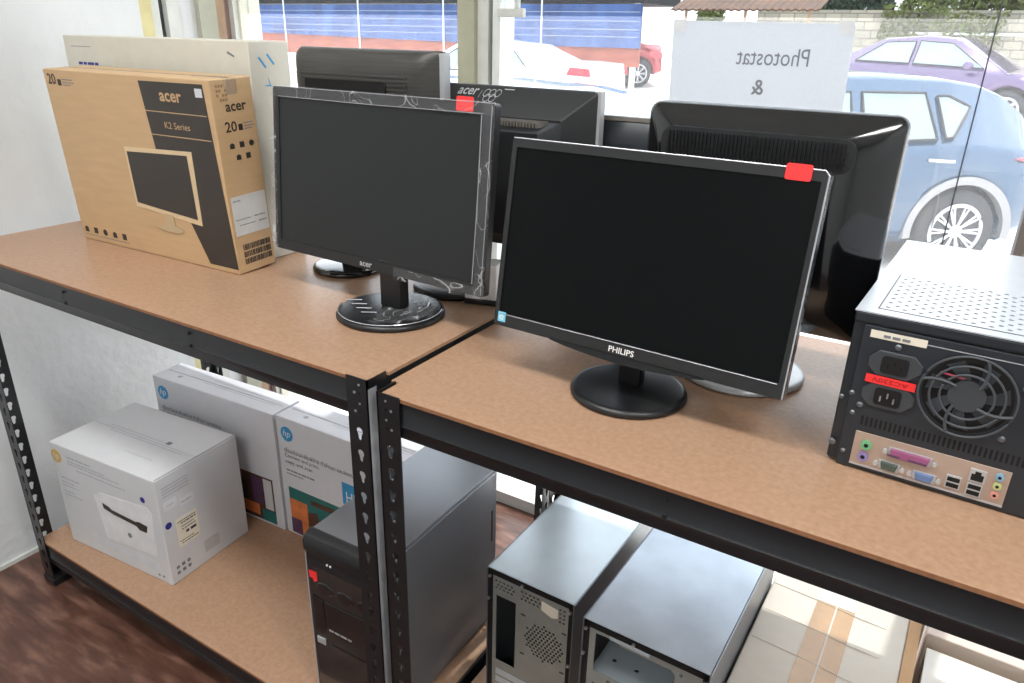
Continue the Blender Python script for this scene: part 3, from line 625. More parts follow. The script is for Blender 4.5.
# lettering lies on the sloped upper face
cm = thing_loc = None
ang = math.atan2(0.055, 1.302-1.258)
def slope_pt(u, v): # u along x, v up along the slope
    return (u, Yb-0.060+v*math.sin(ang)-0.0012*math.cos(ang), 1.258-TOP+v*math.cos(ang)+0.0012*math.sin(ang))
def on_slope(o, u, v):
    o.location = slope_pt(u, v); o.rotation_euler = (PI/2-ang, 0, 0)
o = text('brand_lettering', 'acer', 0, 0, 0, 0.044, 0.017, M_SILVER, hs, bold=0.01)
on_slope(o, -0.176-bx, 0.046)
rg = MB()
for i in range(5):
    cx, cz = (0.0122*i if i < 3 else 0.0061+0.0122*(i-3)), (0 if i < 3 else -0.013)
    ou = [(cx+(u-cx), cz+(v-cz)*1.5) for u, v in disc2(cx, cz, 0.0070, 18)]; inn = [(u, cz+(v-cz)*1.4) for u, v in disc2(cx, cz, 0.0061, 18)]
    for k in range(18):
        k2 = (k+1) % 18; f = [ou[k], ou[k2], inn[k2], inn[k]]
        rg.face([rg.bm.verts.new((a, b, 0.0002*i)) for a, b in f])
rg.bm.verts.ensure_lookup_table()
o = rg.build('ring_logo', M_SILVER, hs); on_slope(o, -0.112-bx, 0.053)
o = MB().box(0, 0.0006, -0.006, 0.014, 0, 0.0003).build('logo_divider', M_SILVER, hs); on_slope(o, -0.125-bx, 0.045)
o = MB().loft([[(0, 0, 0), (0.022, 0, 0), (0.013, 0, -0.012)], [(0, 0.001, 0), (0.022, 0.001, 0), (0.013, 0.001, -0.012)]]).build('film_scrap', M_GREYCARD, hs, loc=slope_pt(-0.080-bx, 0.066))

# ribbed monitor at the back left, turned to the window
bx, by = -0.4137, 0.4039
t = thing('monitor', 'ribbed dark grey monitor seen from behind, between white carton and ring-logo monitor', 'monitor', (bx, by, TOP))
stand(t, 0, 0, 0.0747, neck=(0.03, 0.012), h=0.14, mdisc=M_GLOSSB, ny=0.02)
x0, x1, z0, z1 = -0.545-bx, -0.176-bx, 0.11, 1.362-TOP
yb = 0.437-by
secs = []
hs = shell(MB(), [(yb+0.018, x0, x1, z0, z1-0.002, 0.008), (yb, x0, x1, z0, z1, 0.012), (yb-0.004, x0+0.002, x1-0.012, z0+0.002, z1-0.001, 0.012), (yb-0.016, x0+0.006, x1-0.024, z0+0.01, z1-0.006, 0.016), (yb-0.026, x0+0.016, x1-0.036, z0+0.03, z1-0.022, 0.016), (yb-0.030, x0+0.03, x1-0.06, z0+0.05, z1-0.045, 0.016)], n=6).build('display_housing', M_RIBBED, t, smooth=True)
MB().box(x1-0.012, x1+0.001, yb-0.003, yb+0.017, z0+0.006, z1-0.004).build('edge_trim', M_SILVER, hs, bevel=0.002)
rr = MB()
for k in range(14): rr.box(x0+0.03, x1-0.055, yb-0.0312-0.0*k, yb-0.0285, z0+0.06+k*0.0, z0+0.061)
z = z1-0.050
for k in range(22):
    rr.box(x0+0.034, x1-0.064, yb-0.0316, yb-0.029, z, z+0.0035); z -= 0.0075
rr.build('back_ribs', M_RIBBED, hs)
shell(MB(), [(yb-0.0335, x0+0.045, x0+0.255, z1-0.080, z1-0.058, 0.004), (yb-0.029, x0+0.045, x0+0.255, z1-0.080, z1-0.058, 0.004)]).build('vent_slot', M_DARK, hs)

# dark monitor further back, between the rings monitor and the glossy one
bx, by = 0.17, 0.54
t = thing('monitor', 'dark flat monitor half hidden behind the two black monitors, below the white sill light', 'monitor', (bx, by, TOPR))
t['label'] = 'dark flat monitor half hidden between ring-logo monitor and large glossy monitor'
stand(t, 0, 0, 0.05, neck=(0.02, 0.008), h=0.08, mdisc=M_BLK)
hs = shell(MB(), [(0.03, -0.15, 0.15, 0.06, 0.352, 0.008), (0.012, -0.15, 0.15, 0.06, 0.354, 0.008), (0.006, -0.147, 0.147, 0.063, 0.345, 0.008), (-0.012, -0.12, 0.12, 0.09, 0.31, 0.01)], n=4).build('display_housing', M_CASEB, t, smooth=True)
MB().box(-0.148, 0.148, 0.004, 0.010, 0.345, 0.354).build('edge_trim', mat('taupe_lip', (120, 116, 110), 0.35), hs, bevel=0.002)

# small white box with black underside between the front monitors
t = thing('white_adapter_box', 'small white plastic box with black underside, between the two front monitors', 'box', (-0.052, 0.372, TOP), 0.3)
MB().box(-0.032, 0.032, -0.001, 0.05, 0.0, 0.010).build('underside', M_BLK, t, bevel=0.002)
MB().box(-0.031, 0.031, 0.0, 0.05, 0.010, 0.078).build('body', M_WHITE, t, bevel=0.003)

# ------------------------------------------------------------ desktop computer on the right board
W_, D_, H_ = 0.300, 0.394, 0.201
t = thing('desktop_computer', 'black desktop computer case with its back ports facing the camera', 'computer', (0.602, 0.1696, TOPR), -0.046)
MB().box(0, W_, 0.004, D_, 0.004, H_-0.012).build('case', M_CASEB, t, bevel=0.003)
holes = []
for i in range(30):
    for j in range(8):
        hx = 0.0285+i*0.0086; hy = 0.030+j*0.0190+(0.0095 if i % 2 else 0)
        if hx < W_-0.026: holes.append(disc2(hx, hy, 0.0029, 10))
lid = MB(); lid.plate([(-0.001, 0.0), (W_+0.001, 0.0), (W_+0.001, D_+0.001), (-0.001, D_+0.001)], holes, 0.0015, lambda u, v, q: (u, v, H_-0.0015+q))
ld_ = lid.build('lid', M_TOPSTEEL, t)
rim_ = MB(); rim_.plate([(0, 0.002), (W_, 0.002), (W_, D_), (0, D_)], [R4(0.012, W_-0.012, 0.014, D_-0.012)], 0.0115, lambda u, v, q: (u, v, H_-0.013+q)); rim_.build('lid_rim', M_CASEB, t); MB().box(0.012, W_-0.012, 0.014, D_-0.012, H_-0.0125, H_-0.0115).build('shade_sheet', M_DARK, t)  # dark sheet stands for the shaded inside below the lid holes
gr = MB()
for a in (R4(0.0195, 0.0212, 0.018, 0.182), R4(0.0195, W_-0.02, 0.0180, 0.0200)): gr.prism(a, H_, H_+0.0004, 'z')
gr.build('lid_groove', M_CASEB, ld_)
MB().box(0, W_, 0.0, 0.006, H_-0.014, H_-0.002).build('rear_lip', M_CASEB, t, bevel=0.002)
back = MB().box(0.012, W_-0.006, 0.0, 0.004, 0.002, H_-0.016).build('rear_panel', mat('rear_panel_black', (44, 49, 55), 0.4, 0.2), t, bevel=0.001)
gp = MB()
for k in range(34): gp.box(0.030+k*0.0051, 0.0325+k*0.0051, -0.0003, 0.0005, 0.061, 0.073)
gp.build('vent_slots', M_DARK, t)
seam = MB(); seam.box(0.078, W_-0.004, -0.0006, 0.0, H_-0.0255, H_-0.0245); seam.build('panel_edge', M_SILVER, t)
p = decal('paper_strip', R4(0.020, 0.078, 0.172, 0.181), M_LABEL, t, off=0.0002); p['label'] = 'cream paper strip'
lines('strip_print', [(0.034, 0.062, 0.1745, 0.003)], M_TEXTG, t, 'f', 0, 0.0009)
def socket(cz, m, name, female):
    hexa = [(0.024, cz-0.006), (0.034, cz-0.0155), (0.068, cz-0.0155), (0.080, cz-0.004), (0.080, cz+0.006), (0.070, cz+0.0155), (0.034, cz+0.0155), (0.024, cz+0.005)]
    mb = MB().prism(hexa, -0.003, 0.0, 'y'); s = mb.build(name, m, t, bevel=0.0015)
    inn = rrect(0.038, 0.066, cz-0.0105, cz+0.0105, 0.004, 3)
    d = MB().prism(inn, -0.0042, -0.0028, 'y').build('socket_recess', M_DARK if not female else M_BLK, s)
    pr = MB()
    for u, v in ((0.045, cz-0.002), (0.052, cz+0.003), (0.059, cz-0.002)):
        pr.box(u-0.0008, u+0.0008, -0.0075 if not female else -0.0046, -0.004, v-0.0028, v+0.0028)
    pr.build('socket_pins', M_RIVET if not female else M_DARK, s)
M_SOCK = mat('socket_plastic', (62, 66, 70), 0.4)
socket(0.144, M_SOCK, 'power_outlet', True); socket(0.104, M_SOCK, 'power_inlet', False)
p = decal('red_voltage_label', R4(0.025, 0.0775, 0.1185, 0.1285), M_RED, t, off=0.0032); p['label'] = 'red voltage label'
vl = text('voltage_lettering', 'AC230V', 0.070, -0.0044, 0.1262, 0.038, 0.005, mat('dark_red_ink', (150, 20, 28), 0.5), t); vl.rotation_euler = (-PI/2, 0, PI)
vl.rotation_euler = (PI/2, PI, 0)
# fan
fx, fz = 0.127, 0.128
fan = MB(); fan.cyl((fx, 0.0-0.0004, fz), 0.044, 0.0006, 'y', 40); fo = fan.build('fan_opening', M_DARK, t)
fb = MB()
for k in range(7):
    a = 2*PI*k/7; pts = []
    rings = []
    for q in range(4):
        rr_ = 0.015+0.026*q/3; aa = a+0.25*q/3; wv = 0.28-0.02*q
        pts.append((rr_, aa, wv))
    for q in range(3):
        (r0, a0, w0), (r1, a1, w1) = pts[q], pts[q+1]
        P4 = [(fx+r0*math.cos(a0-w0), -0.0008, fz+r0*math.sin(a0-w0)), (fx+r0*math.cos(a0+w0), -0.0022, fz+r0*math.sin(a0+w0)), (fx+r1*math.cos(a1+w1), -0.0022, fz+r1*math.sin(a1+w1)), (fx+r1*math.cos(a1-w1), -0.0008, fz+r1*math.sin(a1-w1))]
        fb.face([fb.bm.verts.new(v) for v in P4])
fb.build('fan_blades', mat('fan_blade_grey', (56, 61, 66), 0.5), fo); MB().cyl((fx, -0.003, fz), 0.0185, 0.0025, 'y', 28).build('fan_hub', M_SOCK, fo)
gg = MB()
def arc(r, y, n=40): return [(fx+r*math.cos(2*PI*i/n), y, fz+r*math.sin(2*PI*i/n)) for i in range(n+1)]
for r in (0.047, 0.036, 0.026): gg.tube(arc(r, -0.0055), 0.0014, 6)
for k in range(4):
    a = PI/4+k*PI/2; gg.tube([(fx+r*math.cos(a+0.6*(r-0.01)/0.04), -0.0055, fz+r*math.sin(a+0.6*(r-0.01)/0.04)) for r in (0.016, 0.024, 0.032, 0.040, 0.047)], 0.0018, 6)
gg.build('fan_guard', mat('guard_grey', (66, 72, 78), 0.45), fo)
wr = MB(); wr.tube([(fx-0.03, -0.004, fz+0.022), (fx-0.018, -0.0045, fz+0.021), (fx-0.006, -0.004, fz+0.020)], 0.0013, 6); wr.build('fan_wire', mat('dull_red_wire', (150, 40, 70), 0.5), fo)
sc = MB()
for u, v, r in ((0.025, 0.086, 0.0036), (0.051, 0.166, 0.0036), (0.014, 0.099, 0.0032), (0.019, 0.074, 0.003), (0.004, 0.091, 0.003), (0.004, 0.029, 0.0042), (0.018, 0.021, 0.003), (0.169, 0.088, 0.0036), (0.176, 0.150, 0.003), (0.19, 0.17, 0.003)):
    sc.lathe((u, -0.0026, v), [(0.0005, -0.0001), (r*0.6, 0.0), (r, 0.0012), (r, 0.0026)], 14, 'y')
sc.build('case_screw', mat('dull_screw', (110, 114, 118), 0.35, 0.6), t)
io = MB().box(0.0275, 0.188, -0.0012, 0.0, 0.0085, 0.0525).build('port_plate', M_PLATE, t, bevel=0.0006)
MB().box(0.0275, 0.188, -0.0018, -0.0008, 0.0075, 0.0100).build('plate_lip', M_SILVER, io)
def jack(u, v, col, nm, r=0.0052):
    MB().cyl((u, -0.0045, v), r, 0.004, 'y', 20).build(nm, col, io)
    MB().cyl((u, -0.0049, v), r*0.42, 0.0006, 'y', 14).build('jack_hole', M_DARK, io)
jack(0.042, 0.0375, mat('mint_port', (110, 176, 128), 0.4), 'mouse_port', 0.006); jack(0.041, 0.0215, mat('violet_port', (140, 126, 176), 0.4), 'keyboard_port', 0.006)
jack(0.178, 0.044, mat('sky_port', (130, 172, 196), 0.4), 'audio_jack', 0.0042); jack(0.178, 0.0325, mat('lime_port', (190, 198, 136), 0.4), 'audio_jack', 0.0042); jack(0.178, 0.021, mat('coral_port', (214, 150, 136), 0.4), 'audio_jack', 0.0042)
def dsub(u0, u1, v, col, nm, h=0.010):
    MB().prism([(u0+0.004, v-h/2-0.001), (u1-0.004, v-h/2-0.001), (u1-0.004, v+h/2+0.001), (u0+0.004, v+h/2+0.001)], -0.0025, -0.001, 'y').build('port_flange', M_SILVER, io)
    MB().prism([(u0+0.008, v-h/2), (u1-0.008, v-h/2), (u1-0.006, v+h/2), (u0+0.006, v+h/2)], -0.0062, -0.0012, 'y').build(nm, col, io, bevel=0.0008)
    for u in (u0+0.001, u1-0.001): MB().cyl((u, -0.006, v), 0.0028, 0.005, 'y', 6).build('port_screw', M_SILVER, io)
dsub(0.062, 0.116, 0.0375, mat('magenta_port', (150, 84, 124), 0.4), 'parallel_port'); dsub(0.055, 0.086, 0.0185, mat('dark_green_port', (70, 84, 76), 0.4), 'serial_port', 0.009); dsub(0.092, 0.124, 0.0175, mat('blue_port', (96, 118, 160), 0.4), 'video_port', 0.009)
s = MB(); s.box(0.066, 0.079, -0.0066, -0.006, 0.0335, 0.0360); s.box(0.088, 0.108, -0.0066, -0.006, 0.0335, 0.0360); s.build('port_slots', M_PURP, io)
def usb(u, v, n=2):
    f = MB().box(u-0.0075, u+0.0075, -0.0035, -0.001, v, v+0.0075*n+0.001).build('usb_port', M_SILVER, io)
    k = MB()
    for i in range(n): k.box(u-0.0062, u+0.0062, -0.004, -0.0034, v+0.0016+0.0075*i, v+0.0068+0.0075*i)
    k.build('port_opening', M_DARK, f)
usb(0.137, 0.014); usb(0.158, 0.012)
f = MB().box(0.150, 0.166, -0.0035, -0.001, 0.030, 0.0455).build('network_port', M_SILVER, io)
MB().prism([(0.152, 0.032), (0.164, 0.032), (0.164, 0.040), (0.161, 0.040), (0.161, 0.0435), (0.155, 0.0435), (0.155, 0.040), (0.152, 0.040)], -0.004, -0.0034, 'y').build('port_opening', M_DARK, f)
ft = MB()
for u, v in ((0.02, 0.02), (W_-0.02, 0.02), (0.02, D_-0.02), (W_-0.02, D_-0.02)): ft.cyl((u, v, 0.0), 0.008, 0.0045, 'z', 14)
ft.build('rubber_foot', M_BLK, t)

# ------------------------------------------------------------ computers on the lower shelves
# black tower with glossy front
W_, D_, H_ = 0.186, 0.382, 0.400
t = thing('computer_tower', 'dark grey computer tower with glossy black front, standing behind the middle rack posts', 'computer', (-0.2250, 0.046, LOW), 0.0193)
MB().box(0.003, W_, 0.018, D_, 0.008, H_).build('case', M_CASE, t, bevel=0.002)
sd = MB(); sd.box(W_, W_+0.0012, 0.022, D_-0.004, 0.012, H_-0.012); sd.build('side_panel', M_CASE, t)
sm = MB(); sm.box(W_, W_+0.002, 0.02, D_-0.002, H_-0.0105, H_-0.0085); sm.build('panel_edge', M_WSTRIP, t)
prof = [(0.020, 0.0), (0.006, 0.004), (0.0, 0.02), (0.0, 0.335), (0.001, 0.358), (-0.004, 0.366), (-0.005, 0.385), (0.002, 0.397), (0.014, 0.4015), (0.022, 0.4015)]
fr = MB().prism(prof, 0.0, W_, 'x').build('front_bezel', M_MATTEB, t, bevel=0.002)
decal('gloss_panel', R4(0.006, W_-0.006, 0.004, 0.332), mat('smoky_gloss', (38, 38, 38), 0.10, noise=0.3, scale=16, coat=0.6), fr, base=0.0)
for c in (0.045, 0.093, 0.141):
    MB().lathe((c, -0.0028, 0.288), [(0.0005, 0.0), (0.018, 0.0), (0.021, 0.0012), (0.022, 0.002)], 28, 'y', 0.62).build('round_recess', M_GLOSSB, fr)
MB().prism([(0.045, 0.258), (0.165, 0.262), (0.170, 0.200), (0.150, 0.186), (0.060, 0.190), (0.042, 0.210)], -0.003, -0.0005, 'y').build('drive_cover', M_GLOSSB, fr, bevel=0.003)
MB().prism([(0.010, 0.262), (0.036, 0.258), (0.038, 0.190), (0.030, 0.175), (0.012, 0.182)], -0.003, -0.0005, 'y').build('port_cover', M_GLOSSB, fr, bevel=0.003)
lines('series_print', [(0.048, 0.105, 0.192, 0.004)], M_SILVER, fr, 'f', 0, 0.0035)
MB().box(0.012, 0.034, -0.0035, -0.0005, 0.146, 0.162).build('front_badge', M_SILVER, fr, bevel=0.002)
rs = decal('red_sticker', [(0.006, 0.318), (0.026, 0.320), (0.026, 0.300), (0.018, 0.294), (0.014, 0.302), (0.007, 0.302)], M_RED, fr, off=0.0008); rs['label'] = 'torn red sticker'
decal('drive_slot', R4(0.050, W_-0.012, 0.154, 0.158), M_DARK, fr, off=0.0006)
lt = MB(); lt.box(0.058, 0.061, -0.0062, -0.004, 0.352, 0.355); lt.box(0.066, 0.069, -0.0062, -0.004, 0.352, 0.355); lt.build('indicator', M_WHITE, fr)
MB().box(-0.004, 0.0005, 0.002, 0.018, 0.01, 0.35).build('lit_bezel_edge', M_SILVER, fr)  # silver colour paints the window light along this edge
MB().box(W_+0.001, W_+0.0022, D_-0.022, D_-0.018, 0.22, 0.30).build('side_latch', M_BLK, t)
ft = MB()
for u, v in ((0.02, 0.04), (W_-0.02, 0.04), (0.02, D_-0.03), (W_-0.02, D_-0.03)): ft.cyl((u, v, 0.0), 0.012, 0.009, 'z', 14)
ft.build('rubber_foot', M_BLK, t)

def tower_shell(t, W_, D_, H_, m, back_holes):
    sh = MB(); th = 0.0015
    sh.box(0, th, 0.0, D_, 0, H_); sh.box(W_-th, W_, 0.0, D_, 0, H_); sh.box(0, W_, D_-th, D_, 0, H_); sh.box(0, W_, 0, D_, 0, th)
    sh.build('case', M_CASE, t)
    MB().box(-0.001, W_+0.001, 0.003, D_, H_-0.002, H_).build('lid', m, t, bevel=0.001)
    MB().box(0.002, W_-0.002, D_-0.05, D_-0.045, 0.002, H_-0.003).build('inner_wall', M_DARK, t)
    b = MB(); b.plate(R4(0.011, W_-0.011, 0.004, H_-0.014), back_holes, 0.0012, lambda u, v, q: (u, 0.004+q, v)); bk = b.build('rear_panel', M_RAWBACK, t)
    gp = MB(); gp.box(0.0015, 0.0105, 0.002, 0.008, 0, H_-0.002); gp.box(W_-0.0105, W_-0.0015, 0.002, 0.008, 0, H_-0.002); gp.box(0.0015, W_-0.0015, 0.002, 0.008, H_-0.013, H_-0.003)
    gp.build('edge_channel', M_DARK, t)
    s = MB()
    for u, v in ((0.006, H_-0.017), (W_*0.42, H_-0.008), (W_-0.007, H_-0.019), (0.004, H_-0.07), (W_-0.005, H_-0.14)): s.cyl((u, -0.002, v), 0.0028, 0.004, 'y', 10)
    s.build('case_screw', M_RIVET, t)
    return bk
# first bare case: fan grille
W_, D_, H_ = 0.182, 0.36, 0.35
hx = []
fx, fz = 0.123, 0.228
for i in range(-6, 7):
    for j in range(-6, 7):
        u, v = (i+(0.5 if j % 2 else 0))*0.0078, j*0.0068
        if u*u+v*v < 0.041**2: hx.append([(fx+u+0.0029*math.cos(PI/6+PI/3*k), fz+v+0.0029*math.sin(PI/6+PI/3*k)) for k in range(6)])
hl = []
for i in range(5):
    for j in range(3): hl.append(disc2(0.0185+i*0.0085+(0.004 if j % 2 else 0), 0.309+j*0.008, 0.0022, 6))
for i in range(5):
    for j in range(3): hl.append(disc2(0.074+i*0.0085+(0.004 if j % 2 else 0), 0.309+j*0.008, 0.0026, 6))
for i in range(2):
    for j in range(4): hl.append(disc2(0.154+i*0.008, 0.297+j*0.009, 0.0024, 6))
for a, b in ((0.078, 0.274), (0.078, 0.182), (0.163, 0.274), (0.163, 0.182)): hl.append(rrect(a-0.005, a+0.005, b-0.002, b+0.002, 0.0018, 2))
t = thing('computer_case', 'bare grey steel computer case with round fan grille, seen from behind on the lower shelf', 'computer case', (0.0798, 0.2017, LOW), -0.018)
bk = tower_shell(t, W_, D_, H_, M_ZINC, hx+hl+[R4(0.019, 0.062, 0.135, 0.292)])
p = decal('paper_label', [(0.116, 0.326), (0.150, 0.322), (0.150, 0.303), (0.138, 0.298), (0.116, 0.306)], M_LABEL, t, base=0.004, off=0.0005)
sl_ = MB()
for k in range(5): sl_.box(0.020, 0.105, 0.0028, 0.0042, 0.020+k*0.020, 0.034+k*0.020)
sl_.build('slot_cover', M_ZINC, t, bevel=0.001)
# second bare case: open drive bay
W_, D_, H_ = 0.2088, 0.40, 0.40
t = thing('computer_case', 'bare blue-grey steel computer case with scuffed lid and empty power supply opening', 'computer case', (0.3087, 0.1322, LOW), -0.022)
bk = tower_shell(t, W_, D_, H_, M_ZINC2, [[(0.022, 0.378), (0.060, 0.380), (0.066, 0.374), (0.150, 0.374), (0.156, 0.366), (0.156, 0.300), (0.022, 0.300)]]+[disc2(0.165, 0.372, 0.003, 8), disc2(0.173, 0.30, 0.003, 8), disc2(0.05, 0.29, 0.003, 8), disc2(0.13, 0.29, 0.003, 8), R4(0.022, 0.19, 0.12, 0.275)])
MB().plate(R4(0.014, 0.160, 0.02, 0.25), [disc2(0.04, 0.06, 0.004, 8), disc2(0.08, 0.06, 0.004, 8)], 0.0015, lambda u, v, q: (u, v-0.01, 0.290+q)).build('bay_shelf', M_ZINC, t)
MB().box(0.046, 0.114, 0.0015, 0.0042, 0.3795, 0.3860).build('bay_bracket', M_ZINC, t, bevel=0.001)

# ------------------------------------------------------------ cartons at the lower right
W_, D_, H_ = 0.234, 0.385, 0.30
t = thing('cardboard_box', 'pale cardboard box closed with brown tape, beside the blue-grey computer case', 'box', (0.5225, 0.205, LOW), -0.02)
MB().box(0, W_, 0, D_, 0, H_).build('carton', M_PALEBOX, t, bevel=0.004)
MB().box(W_-0.0005, W_+0.0012, 0.004, D_-0.004, 0.004, H_-0.004).build('side_face', M_KRAFTIN, t)
MB().loft([[(W_, 0.01, H_-0.001), (W_+0.019, 0.01, H_-0.006), (W_+0.019, D_-0.01, H_-0.006), (W_, D_-0.01, H_-0.001)], [(W_, 0.01, H_+0.001), (W_+0.019, 0.01, H_-0.004), (W_+0.019, D_-0.01, H_-0.004), (W_, D_-0.01, H_+0.001)]]).build('side_flap', M_KRAFTIN, t)
tp = decal('parcel_tape', R4(0.083, 0.148, -0.001, D_*0.80), M_TAPE, t, 't', base=H_, th=0.0008); tp['label'] = 'brown tape strip'
decal('white_tape', R4(0.083, 0.148, D_*0.80, D_), M_TAPEW, t, 't', base=H_, th=0.0008)
sm = MB(); sm.box(0.1155, 0.1185, 0.0, D_*0.95, H_+0.0008, H_+0.0016); sm.build('tape_ridge', M_PALEBOX, t)
cz = MB()
for yy in (0.15, 0.23, 0.31): cz.tube([(0.004, yy, H_+0.0003), (0.08, yy-0.004, H_+0.0006), (0.15, yy-0.012, H_+0.0012), (0.20, yy-0.013, H_+0.0001)], 0.0007, 6)
cz.build('crease', mat('light_crease', (226, 220, 208), 0.6), t)
t = thing('white_box', 'plain white box at the bottom right, in front of the pinkish carton', 'box', (0.784, 0.15, LOW), -0.03)
MB().box(0, 0.24, 0, 0.345, 0, 0.295).build('carton', M_WCARD, t, bevel=0.003)
MB().box(0.0, 0.24, 0.0, 0.345, 0.293, 0.297).build('lid', mat('bright_white_card', (226, 224, 216), 0.5), t, bevel=0.001)
MB().box(-0.0012, 0.0005, 0.30, 0.342, 0.255, 0.290).build('corner_tab', M_BLK, t)
t = thing('pinkish_carton', 'pinkish carton behind the white box at the bottom right', 'box', (0.79, 0.515, LOW), -0.03)
MB().box(0, 0.3, 0, 0.10, 0, 0.31).build('carton', M_PINKBOX, t, bevel=0.003)
decal('lid_seam', R4(0.0, 0.3, 0.048, 0.050), M_PALEBOX, t, 't', base=0.31)

# ------------------------------------------------------------ paper sign on the glass
t = thing('paper_sign', 'white paper sign taped to the window glass, mirrored lettering', 'sign', (0.046, GY-0.006, 1.14))
n = 12
vsn = []
mb = MB()
fr_, bk_ = [], []
pts = [(0.0, 0.290), (0.378, 0.286), (0.385, 0.0), (0.010, 0.0)]
mb.loft([[(u, 0.002, v) for u, v in pts], [(u, 0.0025, v) for u, v in pts]]); mb.build('paper', M_PAPER, t)
text('sign_lettering', 'Photostat', 0.150, 0.0012, 0.203, 0.150, 0.034, mat('show_through_grey', (132, 136, 142), 0.7), t, 'f', mirror=True)
text('sign_lettering', '&', 0.190, 0.0012, 0.143, 0.026, 0.031, MATS['show_through_grey'], t, 'f', bold=0.01, mirror=True)
for u in (0.004, 0.350): decal('tape_piece', [(u, 0.268), (u+0.026, 0.264), (u+0.024, 0.292), (u-0.002, 0.292)], mat('frosted_tape', (226, 229, 232), 0.3), t, base=0.001)

# ------------------------------------------------------------ outdoors
def G(y): return -0.44+0.07*max(0, y-6.6)
struct(MB().box(-40, 30, GY+0.05, 2.2, -0.55, -0.12).build('pavement', M_ROAD))
gm = MB(); gm.prism([(2.1, -0.44), (6.6, -0.44), (34, G(34)), (34, -1.0), (2.1, -1.0)], -40, 30, 'x').build('car_park_ground', M_ROAD)
struct(bpy.data.objects['car_park_ground'])

